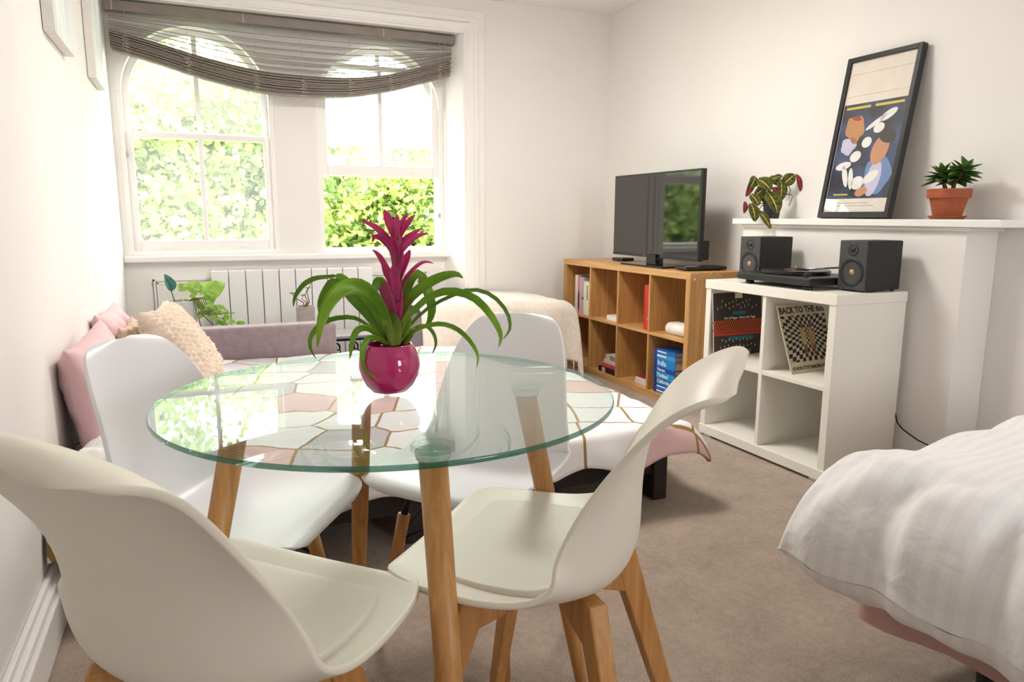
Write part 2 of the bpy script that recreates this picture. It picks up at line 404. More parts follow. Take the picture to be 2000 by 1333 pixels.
def brail(b):
    rows = []
    for i in range(41):
        x = -.378+2.036*i/40; z = sag(x, BOTK)-.012
        rows.append([(x, BY-.024, z-.006), (x, BY+.024, z-.006), (x, BY+.024, z+.006), (x, BY-.024, z+.006)])
    b.grid(rows, closed=True)
part('bottom_rail', bl, M['blind_rail'], brail)
for x in (-.30, .02, .40, .68, .98, 1.24, 1.58):   # ladder cords with their looped slack
    part('ladder_cord', bl, M['cord'], lambda b: b.tube([(x, BY-.028, 2.22), (x, BY-.028, sag(x, TOPK)), (x, BY-.03, sag(x, BOTK)-.02)], .0012, 5))
    def knot(b):
        pts = []
        for i in range(60):
            t = i/59; z = sag(x, TOPK)-.02+(sag(x, BOTK)-sag(x, TOPK)-.0)*t
            pts.append((x+.016*math.sin(t*31+x*9)+.005*math.sin(t*77), BY-.034-.006*math.cos(t*40), z+.008*math.cos(t*31)))
        b.tube(pts, .0013, 5)
    part('cord_slack', bl, M['cord'], knot)
for x in (-.36, .34, 1.20): boxpart('rail_clip', bl, M['cord'], (x-.003, x+.003, BY-.0315, BY-.03, 2.22, 2.27), 0)
part('pull_cord', bl, M['cord'], lambda b: b.tube([(1.62, BY-.02, 2.22), (1.622, BY-.02, 1.7), (1.624, BY-.02, 1.0), (1.625, BY-.02, .86)], .0014, 5))

# ================================================================== RADIATOR
ra = thing('radiator', 'white flat panel electric radiator under the window sill', 'radiator', (.58, 4.96, 0))
NX = 10; wseg = 1.03/NX
for k in range(NX):
    a = -.515+k*wseg
    boxpart('panel', ra, M['rad'], (a+.0022, a+wseg-.0022, -.03, .03, .12, .725), .005)
boxpart('back_plate', ra, simple('grey_back_plate', (120, 120, 122)), (-.50, .50, .0, .045, .14, .66), .004)
boxpart('rail', ra, M['rad'], (-.50, .50, .03, .068, .58, .62), .002)
boxpart('foot', ra, M['rad'], (-.42, -.38, -.03, .05, 0, .13), .003); boxpart('foot', ra, M['rad'], (.38, .42, -.03, .05, 0, .13), .003)
# ================================================================== ADDED FILL LAMP (unseen, above the frame)
cl_ = thing('added_fill_lamp', 'white fill lamp added under the ceiling, out of view, to brighten the room', 'added fill lamp', (1.25, 2.95, ZC))
part('rose', cl_, M['gloss'], lambda b: b.lathe([(0, 0), (.32, 0), (.32, -.03), (.30, -.035), (0, -.035)], 40))
cm, cnt, cout = new_mat('fill_lamp_glow'); ce = nd(cnt, 'Emission', Color=(1, .95, .88, 1), Strength=9.0); cnt.links.new(ce.outputs[0], cout.inputs[0])  # glowing cover of the added fill lamp
part('diffuser', cl_, cm, lambda b: b.lathe([(.295, -.035), (.28, -.06), (.2, -.085), (.1, -.095), (0, -.098)], 40), smooth=True)
cll = bpy.data.lights.new('added_fill_light', 'AREA'); cll.shape = 'DISK'; cll.size = .55; cll.energy = 13; cll.color = (1, .955, .90)  # fill light added to brighten the room from above, out of view
clo = bpy.data.objects.new('added_fill_light', cll); COL.objects.link(clo); clo.parent = cl_; clo.location = (0, 0, -.11)

# ================================================================== DINING TABLE
TX, TY, TR, TZ = .325, 1.33, .4235, .735
tb = thing('dining_table', 'round clear glass dining table on four splayed oak legs', 'table', (TX, TY, 0))
def glasstop(b):
    n = 128; r = TR-.002
    for z in (TZ, TZ-.009): b.add([(r*math.cos(2*PI*i/n), r*math.sin(2*PI*i/n), z) for i in range(n)], [tuple(range(n))])
part('glass_top', tb, M['table_glass'], glasstop)
def edge_mat():
    m, nt, out = new_mat('green_glass_edge'); L = nt.links.new
    b = nd(nt, 'BsdfPrincipled', Roughness=.12); b.inputs['Base Color'].default_value = lin((5, 88, 68)); b.inputs['Coat Weight'].default_value = .5
    t = nd(nt, 'BsdfTransparent', Color=(.55, .86, .77, 1)); mx = nd(nt, 'MixShader'); ge = nd(nt, 'NewGeometry'); mr = nd(nt, 'MapRange')
    mr.inputs[3].default_value = .22; mr.inputs[4].default_value = .9; L(ge.outputs['Backfacing'], mr.inputs[0]); L(mr.outputs[0], mx.inputs[0])
    L(b.outputs[0], mx.inputs[1]); L(t.outputs[0], mx.inputs[2]); L(mx.outputs[0], out.inputs[0]); return m
def glassedge(b):
    n = 128
    prof = [(TR-.002, TZ), (TR-.0005, TZ-.001), (TR, TZ-.003), (TR, TZ-.006), (TR-.0005, TZ-.008), (TR-.002, TZ-.009)]
    b.grid([[(r*math.cos(2*PI*i/n), r*math.sin(2*PI*i/n), z) for i in range(n)] for r, z in prof], closed=True)
ge_ = part('glass_edge', tb, edge_mat(), glassedge, smooth=True)
if ge_.data.polygons[0].normal.dot(ge_.data.polygons[0].center) < 0: ge_.data.flip_normals()
for k, a in enumerate((-PI/2-.05, PI, 0, PI/2)):
    c, s = math.cos(a), math.sin(a); rt, rf = (.315, .475) if k == 0 else (.283, .43)
    part('leg', tb, M['leg'], lambda b: b.tube([(c*rf, s*rf, 0), (c*(rf-.002), s*(rf-.002), .012), (c*(rf*.5+rt*.5), s*(rf*.5+rt*.5), .36), (c*rt, s*rt, .70)], [.0125, .0145, .0205, .0225], 20), smooth=True)
    part('glass_pad', tb, M['table_glass'], lambda b: b.lathe([(.034, 0), (.034, .008)], 28, (c*rt, s*rt, .7175)))
    part('pad_disc', tb, simple('clear_plastic', (222, 232, 228), .2), lambda b: b.lathe([(.012, 0), (.026, .004), (.028, .012), (.028, .0165)], 28, (c*rt, s*rt, .70)), smooth=True)

# ================================================================== CHAIRS
def shell_rows(keys, n=44, nu=25, p=2.4, centre=None):
    """keys: profile (y, z, half width, rim lift, rim flare) from front lip to top; centre: optional (y, z) profile of the middle line"""
    st = smooth_interp(keys, n); cs = smooth_interp(centre, n) if centre else [k[:2] for k in st]; rows = []; rims = []
    for i, (y, z, wd, lift, flare) in enumerate(st):
        a = st[max(i-1, 0)]; c = st[min(i+1, n-1)]
        t = Vector((0, c[0]-a[0], c[1]-a[1])).normalized(); N = Vector((0, t.z, -t.y))
        if N.z < 0 and N.y < 0: N = -N
        rims.append(Vector((wd, y, z))+N*(lift-flare))
    for _ in range(8 if centre else 0):      # fair the rim line
        rims = [rims[i] if i < n*.2 or i > n*.8 else (rims[i-1]+rims[i]*2+rims[i+1])/4 for i in range(n)]
    for i in range(n):
        C0 = Vector((0, cs[i][0], cs[i][1])); wd = rims[i].x; rim = Vector((0, rims[i].y, rims[i].z)) - C0
        row = []
        for j in range(nu):
            u = -1+2*j/(nu-1); s_ = math.sin(u*PI/2*.92)/math.sin(PI/2*.92)
            row.append(C0+Vector((s_*wd, 0, 0))+rim*(abs(s_)**p))
        rows.append(row)
    return rows
TULIP = [(.2, .438, .085, 0, 0), (.199, .444, .15, .002, 0), (.184, .447, .18, .004, 0), (.14, .441, .2, .01, 0), (.075, .431, .21, .018, 0), (0, .422, .214, .03, 0),
         (-.065, .42, .214, .05, 0), (-.115, .432, .209, .074, 0), (-.15, .462, .199, .092, 0), (-.168, .515, .185, .096, .004), (-.18, .575, .172, .088, .01),
         (-.19, .635, .1647, .0633, .014), (-.2, .69, .1671, .0347, .016), (-.2163, .735, .1731, .01, .014), (-.2406, .7635, .1732, -.0106, .008),
         (-.268, .782, .1584, -.0253, .003), (-.2853, .7864, .1244, -.0303, 0), (-.2946, .7839, .0691, -.0333, 0)]
PLAIN = [(.2255, .418, .0979, 0, 0), (.2288, .432, .1566, .002, 0), (.2134, .44, .1841, .003, 0), (.165, .438, .2017, .01, 0), (.0825, .428, .2095, .018, 0), (0, .42, .2124, .028, 0),
         (-.077, .42, .2124, .044, 0), (-.132, .436, .2095, .058, 0), (-.15, .475, .209, .066, 0), (-.1649, .528, .1959, .0626, 0), (-.1737, .5861, .184, .0533, 0),
         (-.1826, .6441, .1725, .0419, 0), (-.1934, .6972, .158, .0285, 0), (-.2043, .7402, .1377, .0132, 0), (-.2143, .7672, .1161, .0032, 0), (-.2203, .7812, .0864, -.0068, 0), (-.2223, .7862, .048, -.0168, 0)]
TSH = {8: .012, 9: .028, 10: .040, 11: .041, 12: .034, 13: .021, 14: .008}
TULIP = [tuple(v*1.0945 for v in k) for k in TULIP]; TULIP_MID = [(k[0]+TSH.get(i, 0), k[1]) for i, k in enumerate(TULIP)]; PLAIN = [tuple(v*1.0278 for v in k) for k in PLAIN]
def make_chair(kind, label, loc, face, group):
    dx, dy = face; rz = math.atan2(-dx, dy)
    nm = 'tulip_chair' if kind == 'tulip' else 'shell_chair'
    t = thing(nm, label, 'chair', (loc[0], loc[1], 0), rz, group)
    if kind == 'tulip':
        part('shell', t, M['cream'], lambda b: b.grid(shell_rows(TULIP, 54, 27, centre=TULIP_MID)), smooth=True, solid=.011, sub=1)
        pad = [(.178, .469, .06, 0, 0), (.176, .476, .11, 0, 0), (.163, .482, .146, .003, 0), (.115, .479, .168, .008, 0), (.05, .471, .178, .016, 0), (-.02, .464, .178, .026, 0), (-.07, .464, .168, .036, 0), (-.098, .474, .150, .040, 0), (-.108, .482, .12, .035, 0), (-.112, .485, .07, .02, 0)]
        part('seat_pad', t, M['pad'], lambda b: b.grid(shell_rows(pad, 30, 21)), smooth=True, solid=.018, sub=1)
        for sx in (-1, 1):
            for sy in (-1, 1):
                def lg(b):
                    top = Vector((sx*.105, sy*.098-.012, .466)); bot = Vector((sx*.215, sy*.205-.02, 0))
                    e = Vector((sx, sy, 0)).normalized(); g = Vector((-sy, sx, 0)).normalized()
                    vs = []
                    for P, a, c in ((top, .026, .017), (bot, .015, .012)):
                        vs += [P+e*a+g*c, P-e*a+g*c, P-e*a-g*c, P+e*a-g*c]
                    b.add(vs, [(0, 1, 2, 3), (7, 6, 5, 4), (0, 4, 5, 1), (1, 5, 6, 2), (2, 6, 7, 3), (3, 7, 4, 0)])
                part('leg', t, M['leg'], lg, bevel=.004)
        for sx in (-1, 1):
            def br(b):
                a = Vector((sx*.12, .10, 0)); c = Vector((-sx*.12, -.13, 0)); d = (c-a).normalized(); g = Vector((-d.y, d.x, 0))*.012
                vs = []
                for P, lo in ((a, .37), ((a+c)/2, .42), (c, .37)):
                    for z in (lo, .46): vs += [P+g+Vector((0, 0, z)), P-g+Vector((0, 0, z))]
                b.add(vs, [(0, 1, 3, 2), (8, 10, 11, 9)]+[q for k in (0, 4) for q in ((k, k+4, k+5, k+1), (k+2, k+3, k+7, k+6), (k, k+2, k+6, k+4), (k+1, k+5, k+7, k+3))])
            part('seat_bracket', t, M['leg'], br, bevel=.003)
    else:
        part('shell', t, M['white_shell'], lambda b: b.grid(shell_rows(PLAIN, p=2.2)), smooth=True, solid=.009, sub=1)
        for sx in (-1, 1):
            for sy in (-1, 1):
                part('leg', t, M['leg'], lambda b: b.tube([(sx*.185, sy*.185-.01, 0), (sx*.15, sy*.14-.01, .26), (sx*.14, sy*.13-.01, .33)], [.010, .016, .016], 14), smooth=True)
                part('metal_socket', t, M['iron'], lambda b: b.tube([(sx*.14, sy*.13-.01, .33), (sx*.135, sy*.12-.01, .36), (sx*.13, sy*.11-.01, .405)], [.009, .009, .012], 10), smooth=True)
        for sx in (-1, 1):
            part('strut', t, M['iron'], lambda b: (b.tube([(sx*.155, .14, .26), (-sx*.12, -.12, .40)], .004, 8), b.tube([(sx*.155, .14, .26), (sx*.13, -.12, .40)], .004, 8)), smooth=True)
    return t
def fc(rz): return (-math.sin(rz), math.cos(rz))
CH = {'NL': ((.006, 1.032), fc(-.808)), 'NR': ((.534, 1.080), fc(.80)), 'FR': ((.614, 1.641), fc(2.23)), 'FL': ((.0265, 1.60), fc(-2.155))}
make_chair('tulip', 'cream padded tulip chair in the foreground with its back against the white left wall', *CH['NL'], 'cream tulip chairs')
make_chair('tulip', 'cream padded tulip chair with splayed wooden legs, nearest to the white bed', *CH['NR'], 'cream tulip chairs')
make_chair('plain', 'plain white shell chair behind the glass table, in front of the cream throw', *CH['FR'], 'white shell chairs')
make_chair('plain', 'plain white shell chair beside the pink pillows at the left wall', *CH['FL'], 'white shell chairs')

# ================================================================== BROMELIAD ON THE TABLE
def leaf_mat(name, ca, cb, rough=.4, trans=.35, scale=9, stretch=(1, 1, 1)):
    return mat(name, cb, rough, 0, scale, .1, 70, col2=ca, trans=trans, stretch=stretch)
M['brom'] = leaf_mat('bromeliad_leaf', (92, 144, 22), (166, 202, 66), .33, .5)
M['brom_dark'] = leaf_mat('bromeliad_leaf_dark', (84, 128, 30), (146, 178, 70), .35, .45)
M['brom_mix'] = leaf_mat('bromeliad_leaf_base', (116, 136, 36), (146, 166, 54), .4, .3)
M['bract'] = leaf_mat('bromeliad_bract', (196, 46, 124), (234, 98, 164), .4, .45)
M['bract_dark'] = leaf_mat('bromeliad_bract_base', (168, 60, 98), (206, 96, 130), .45, .3)
PC = Vector((.3235, 1.338, TZ))
PD = (PC-CAM).dot(CF)
def blade(name, parent, mats, pts, wpx, phi=0., d0=0., d1=0., cup=.25, org=PC, D=None, n=18, split=None, tipw=.04, basew=.6, shape=None):
    D = D or PD; st = smooth_interp([tuple(p) for p in pts], n); P = []
    for i, (u, v) in enumerate(st):
        t = i/(n-1); P.append(at(u, v, depth=D+d0+(d1-d0)*t))
    rows = []
    for i in range(n):
        t = i/(n-1); tg = (P[min(i+1, n-1)]-P[max(i-1, 0)]).normalized()
        ip = tg.cross(CF).normalized(); dp = ip.cross(tg).normalized()
        side = ip*math.cos(phi)+dp*math.sin(phi); nrm = tg.cross(side)
        if shape: wd = shape(t)
        else: wd = (basew+(1-basew)*min(t/.4, 1))*(1-(max(t-.45, 0)/.55)**2.2)+tipw*.3
        hw = wpx*.5*D/CAM_F*wd; row = []
        for s in (-1, -.5, 0, .5, 1): row.append(P[i]+side*(hw*s)+nrm*(hw*cup*(abs(s)**1.5)) - org)
        rows.append(row)
    b = MB()
    if split is None: b.grid(rows)
    else:
        k = max(1, int(split*n)); b.grid(rows[:k+1], 1); b.grid(rows[k:], 0)
    return b.build(name, mats, parent, smooth=True, solid=.0007)
br = thing('bromeliad', 'flowering bromeliad with magenta spike and arching green leaves in a magenta pot', 'potted plant', PC)
pot_prof = [(.0, .0), (.026, 0), (.034, .002), (.046, .014), (.055, .032), (.0588, .050), (.057, .066), (.051, .082), (.0445, .092), (.0428, .0935), (.041, .092), (.044, .080), (.042, .076), (0, .076)]
part('pot', br, M['magenta_pot'], lambda b: b.lathe(pot_prof, 56), smooth=True)
part('soil', br, M['soil'], lambda b: b.lathe([(0, .081), (.02, .083), (.044, .0795)], 32), smooth=True)
G = [M['brom'], M['brom_mix']]; GD = [M['brom_dark'], M['brom_mix']]; PK = [M['bract'], M['bract_dark']]; MX = [M['brom'], M['bract_dark']]
LV = [  # points, width px, roll, depth base, depth tip, materials, split
 ([(756, 668), (745, 640), (720, 603), (690, 573), (668, 546), (655, 538)], 36, .25, 0, .05, G, .15),
 ([(655, 538), (640, 540), (615, 543), (592, 556), (576, 580), (573, 600)], 13, .9, .05, .10, GD, None),
 ([(762, 668), (752, 620), (732, 582), (708, 562), (684, 560), (660, 570), (638, 600), (625, 640), (620, 680)], 31, .15, -.01, -.10, G, .12),
 ([(754, 668), (720, 612), (690, 577), (656, 549), (638, 562), (624, 590), (623, 614)], 17, .7, .01, .08, GD, None),
 ([(746, 668), (730, 645), (712, 630), (688, 619), (650, 622), (620, 638), (605, 662), (607, 684), (618, 702)], 13, .9, .0, -.05, G, .2),
 ([(750, 672), (738, 655), (718, 641), (700, 643), (690, 658), (686, 682), (683, 702)], 14, .6, -.01, -.06, G, .2),
 ([(758, 674), (745, 664), (722, 660), (709, 680), (711, 712), (722, 730), (736, 740)], 13, .5, -.03, -.066, G, .2),
 ([(774, 668), (770, 625), (760, 586), (748, 556), (739, 551), (732, 566), (731, 577)], 24, .35, -.01, -.02, MX, .5),
 ([(778, 668), (781, 626), (800, 586), (830, 559), (862, 542), (890, 536), (905, 544)], 23, .4, -.01, .03, G, .35),
 ([(778, 668), (788, 630), (812, 604), (842, 580), (878, 570), (920, 580), (950, 606), (972, 640), (978, 662), (973, 680)], 18, .55, -.02, -.06, G, .2),
 ([(782, 670), (795, 644), (832, 606), (880, 580), (922, 567), (960, 578), (988, 608), (996, 636), (991, 652), (982, 663)], 12, .8, 0, .05, GD, .2),
 ([(776, 668), (784, 610), (798, 562), (811, 538), (825, 547), (838, 580), (843, 606), (838, 628), (829, 638)], 24, .5, .02, .09, G, .3),
 ([(786, 672), (800, 656), (822, 641), (860, 634), (892, 644), (918, 668), (933, 696), (930, 720)], 13, .8, -.01, -.05, G, .2),
 ([(784, 668), (802, 648), (828, 637), (845, 650), (851, 672), (844, 692)], 10, .8, .02, .06, GD, .2),
 ([(774, 668), (780, 610), (786, 570), (793, 548), (803, 538)], 15, .5, .01, .04, GD, .3),
 ([(766, 668), (745, 640), (725, 620), (706, 612)], 9, .8, .02, .05, GD, None),
 ([(752, 672), (750, 648), (744, 632)], 20, .3, .0, .02, G, .4),
 ([(790, 674), (800, 652), (806, 640)], 20, .3, -.01, .02, G, .4),
 ([(772, 676), (770, 640), (764, 610)], 34, .2, -.022, -.015, GD, .35),
 ([(774, 672), (790, 640), (800, 618)], 26, .3, -.02, 0, G, .3),
]
for pts, wpx, phi, a, c, ms, sp in LV: blade('leaf', br, ms, pts, wpx, phi, a, c, split=sp)
part('flower_stem', br, M['bract_dark'], lambda b: b.tube([at(u, v, depth=PD)-PC for u, v in ((772, 672), (773, 620), (774, 560), (777, 500), (776, 470), (772, 440))], [.012, .012, .011, .010, .009, .004], 12), smooth=True)
BR = [([(772, 600), (768, 550), (754, 520), (740, 498), (727, 488)], 13, .4, -.01, 0), ([(770, 580), (764, 545), (755, 528), (745, 504)], 18, .3, .0, .02),
      ([(776, 600), (786, 556), (800, 535), (818, 518), (832, 512), (847, 515)], 9, .5, 0, .01), ([(776, 560), (785, 530), (795, 505), (801, 488)], 17, .3, -.01, 0),
      ([(774, 545), (772, 515), (768, 490), (758, 476), (740, 463), (722, 462)], 15, .3, -.01, -.02), ([(772, 520), (768, 495), (755, 470), (733, 462), (727, 474)], 13, .5, -.012, -.03),
      ([(776, 520), (780, 498), (795, 478), (815, 462), (838, 456)], 15, .4, -.01, -.01), ([(776, 500), (782, 480), (800, 462), (825, 446)], 14, .4, 0, .02),
      ([(774, 500), (768, 478), (748, 455), (728, 440), (704, 431)], 14, .4, 0, -.01), ([(777, 480), (784, 455), (797, 436), (810, 420)], 15, .3, .01, .02),
      ([(775, 480), (770, 452), (760, 430), (750, 409)], 20, .2, -.005, 0), ([(776, 470), (776, 448), (776, 432), (775, 418)], 13, .3, -.012, -.008),
      ([(777, 470), (782, 448), (789, 430), (796, 416)], 12, .4, .008, .01), ([(774, 470), (765, 445), (757, 432)], 12, .4, .012, .02),
      ([(774, 640), (778, 590), (776, 550)], 22, .2, -.014, -.01), ([(774, 590), (772, 540), (776, 508)], 22, .2, -.013, -.01), ([(776, 540), (780, 505), (784, 480)], 20, .2, -.012, -.01), ([(775, 510), (770, 480), (765, 462)], 18, .2, -.012, -.01)]
for k, (pts, wpx, phi, a, c) in enumerate(BR): blade('bract', br, PK, pts, wpx, phi, a, c, split=.35 if k < 9 else .2, cup=.4, n=14)

# ================================================================== DAYBED, CUSHIONS, THROW BENCH
def fbm(x, y, z=0, s=1, o=4): return noise.fractal(Vector((x*s, y*s, z)), 1.0, 2.0, o)
db = thing('sofa_bed', 'low unfolded mauve grey sofa bed on a dark frame below the window', 'sofa bed', (.6, 3.1, 0))
def L(x, y, z=0): return (x-.6, y-3.1, z)
boxpart('mattress', db, M['upholstery'], (-.98, 1.03, -.93, .93, .19, .285), .03, seg=3)
boxpart('far_arm', db, M['upholstery'], (-1.0, .085, .955, 1.085, .06, .482), .018, seg=3)
boxpart('side_rail', db, M['dark_frame'], (-.98, 1.0, -.90, -.86, .10, .19), .004); boxpart('side_rail', db, M['dark_frame'], (-.98, 1.0, .86, .90, .10, .19), .004)
boxpart('end_rail', db, M['dark_frame'], (.96, 1.0, -.86, .86, .10, .19), .004)
for k in range(9): boxpart('slat', db, M['dark_frame'], (-.90+k*.22, -.82+k*.22, -.86, .86, .165, .188), .003)
for x in (-.95, .0, .965):
    for y in (-.875, .875): boxpart('leg', db, M['dark_frame'], (x-.03, x+.03, y-.045, y+.045, 0, .19), .004)
def quilt_mat():
    m, nt, out = new_mat('hexagon_quilt'); Lk = nt.links.new
    b = nd(nt, 'BsdfPrincipled', Roughness=.85); Lk(b.outputs[0], out.inputs[0])
    tc = nd(nt, 'TexCoord'); mp = nd(nt, 'Mapping'); mp.inputs['Rotation'].default_value = (0, 0, .35); Lk(tc.outputs['Object'], mp.inputs[0])
    v1 = nd(nt, 'TexVoronoi', Scale=4.2, Randomness=.35); v1.voronoi_dimensions = '2D'
    v2 = nd(nt, 'TexVoronoi', Scale=4.2, Randomness=.35); v2.voronoi_dimensions = '2D'; v2.feature = 'DISTANCE_TO_EDGE'
    Lk(mp.outputs[0], v1.inputs['Vector']); Lk(mp.outputs[0], v2.inputs['Vector'])
    sp = nd(nt, 'SeparateColor'); Lk(v1.outputs['Color'], sp.inputs[0])
    cr = nd(nt, 'ValToRGB'); cr.color_ramp.interpolation = 'CONSTANT'
    e = cr.color_ramp.elements; e[0].position = 0; e[0].color = lin((236, 233, 234)); e[1].position = .30; e[1].color = lin((224, 186, 184))
    x = e.new(.55); x.color = lin((196, 192, 198)); x = e.new(.78); x.color = lin((240, 237, 237))
    Lk(sp.outputs[0], cr.inputs[0])
    lt = nd(nt, 'Math', operation='LESS_THAN'); lt.inputs[1].default_value = .022; Lk(v2.outputs['Distance'], lt.inputs[0])
    mx = nd(nt, 'MixRGB'); Lk(lt.outputs[0], mx.inputs[0]); Lk(cr.outputs[0], mx.inputs[1]); mx.inputs[2].default_value = lin((156, 122, 66)); Lk(mx.outputs[0], b.inputs['Base Color'])
    n2 = nd(nt, 'TexNoise', Scale=260); Lk(tc.outputs['Object'], n2.inputs['Vector'])
    bp = nd(nt, 'Bump', Strength=.12, Distance=.003); Lk(n2.outputs[0], bp.inputs['Height']); Lk(bp.outputs[0], b.inputs['Normal'])
    return m
def quilt(b):
    rows = []; X0, X1, Y0, Y1 = -.41, 1.645, 2.13, 4.04; N = 110
    for i in range(N+1):
        row = []
        for j in range(N+1):
            a = i/N; c = j/N
            x = X0+(X1+.125-X0)*a; y = Y0-.16+(Y1-Y0+.16)*c
            ox = max(x-X1, 0); oy = max(Y0-y, 0); z = .304+.014*fbm(x, y, 0, 2.3)+.010*abs(fbm(x, y, 3, 4.5))
            if ox or oy:
                dr = math.sqrt(ox*ox+oy*oy)
                z -= math.hypot(ox*.62, oy*.70); x -= ox*.45; y += oy*.74
                z += .016*math.sin((x+y*.7)*17)*min(dr/.1, 1); x += .012*math.sin(y*21)*min(ox/.1, 1); y += .014*math.sin(x*18)*min(oy/.1, 1)
            row.append((x, y, z))
        rows.append(row)
    b.grid(rows)
qb = MB(); quilt(qb)
tag(qb.build('quilt', quilt_mat(), None, smooth=True, solid=.014), 'white quilt with pink and grey hexagons outlined in gold, spread over the sofa bed', 'quilt')

def pillow(name, label, cat, m, c, ex, ey, sx, sy, th, seed=0, bumps=None, wr=.012, group=None, pinch=.12, N=48, extra=None):
    """stuffed cushion: c centre, ex/ey in-plane axes, sx/sy half sizes, th half thickness"""
    ex = Vector(ex).normalized(); ey = Vector(ey); ey = (ey-ex*ey.dot(ex)).normalized(); ez = ex.cross(ey)
    t = MB(); n = N
    for side in (1, -1):
        rows = []
        for i in range(n+1):
            row = []
            for j in range(n+1):
                a = -1+2*i/n; q = -1+2*j/n
                a = math.sin(a*PI/2); q = math.sin(q*PI/2)
                h = max((1-a**4)*(1-q**4), 0)**.5 * (1-.25*(a*a+q*q)/2)
                px = a*sx*(1-pinch*(1-abs(q)**2)*abs(a)**3*1.0); py = q*sy*(1-pinch*(1-abs(a)**2)*abs(q)**3)
                w_ = wr*fbm(a*1.7+seed, q*1.7, side*5+seed, 1.6)*(.4+h)
                z = side*(th*h)+w_*min(h*2, 1)
                if bumps:
                    bb = (abs(math.sin(a*sx*bumps+.0)*math.sin(q*sy*bumps+(.5*PI if int(abs(a*sx*bumps/PI)) % 2 else 0))))**.8
                    z += side*.016*bb*min(h*3, 1)
                row.append(ex*px+ey*py+ez*z)
            rows.append(row)
        t.grid(rows)
    me = t.mesh(name, m, True)
    o = link(name, me); o.location = Vector(c)
    return tag(o, label, cat, group)
pillow('pillow', 'pink linen pillow standing nearest the camera against the left wall', 'pillow', M['pink'], (-.330, 2.72, .488), (0.06, 1, .03), (-.17, 0, 1), .29, .200, .072, 1)
pillow('pillow', 'pale pink pillow in the far corner behind the speckled cushion', 'pillow', M['pink'], (-.345, 3.52, .485), (0.05, 1, 0), (-.2, .0, 1), .25, .195, .065, 4)
pillow('pillow', 'white pillow lying flat at the near left end of the sofa bed', 'pillow', M['white_cotton'], (-.235, 2.33, .366), (.1, 1, 0), (1, 0, .12), .21, .15, .055, 7)
def speckle():
    return mat('speckled_weave', (226, 206, 182), .9, .2, 34, .3, 200, col2=(176, 148, 124))
pillow('cushion', 'small speckled beige cushion between the pink pillows and the knitted cushion', 'cushion', speckle(), (-.235, 3.42, .475), (.05, 1, 0), (-.45, 0, 1), .19, .165, .05, 9)
pillow('cushion', 'cream bobble knit cushion leaning on the pillows', 'cushion', M['popcorn'], (-.085, 3.42, .50), (.18, 1, 0), (-.62, .1, 1), .215, .215, .075, 12, bumps=118, N=150)

bn = thing('footstool', 'mauve grey upholstered bench under the cream throw, by the oak shelves', 'bench', (1.70, 4.43, 0))
boxpart('seat_block', bn, M['upholstery'], (-.50, .46, -.32, .33, .07, .475), .03, seg=3)
for x in (-.44, .40):
    for y in (-.27, .28): boxpart('leg', bn, M['dark_frame'], (x-.025, x+.025, y-.025, y+.025, 0, .08), .003)
th = thing('throw', 'cream wool throw with a knotted fringe draped over the bench', 'throw', (1.70, 4.43, 0))
def throwm(b):
    rows = []; N = 80
    for i in range(N+1):
        row = []
        for j in range(N+1):
            x = -.52+1.32*i/N; y = -.72+1.10*j/N
            z = .520+.035*math.exp(-((x+.05)/.45)**2)+.012*fbm(x, y, 1, 2.5)
            ox = max(x-.44, 0); oy = max(-.30-y, 0); dr = math.hypot(ox, oy)
            if dr > 0:
                R = .07; k = R*PI/2
                def roll(o):
                    if o < k: return R*math.sin(o/R), R*(1-math.cos(o/R))
                    return R+(o-k)*.10, R+(o-k)*.985
                hx, vx = roll(ox); hy, vy = roll(oy)
                x = x-ox+hx; y = y+oy-hy; z -= max(vx, vy)+.35*min(vx, vy)
                f = min(dr/.25, 1)
                x += .022*f*math.sin(y*15+.6)*min(ox*8, 1); y += .020*f*math.sin(x*17)*min(oy*8, 1)
            row.append((x, y, z))
        rows.append(row)
    b.grid(rows); throwm.rows = rows
tw = MB(); throwm(tw); tw.build('cloth', M['throw'], th, smooth=True, solid=.010)
rws = throwm.rows
def tassel(b, p):
    pts = [Vector(p), Vector(p)+Vector((.002, -.002, -.03)), Vector(p)+Vector((.004*math.sin(p[1]*90), -.004, -.075))]
    b.tube(pts, [.0045, .0035, .0045], 6)
for k in range(1, len(rws), 3):
    p = rws[-1][k]
    part('tassel', th, M['throw'], lambda b: tassel(b, p), smooth=True)
for k in range(22, len(rws)-1, 3):
    p = rws[k][0]
    part('tassel', th, M['throw'], lambda b: tassel(b, p), smooth=True)

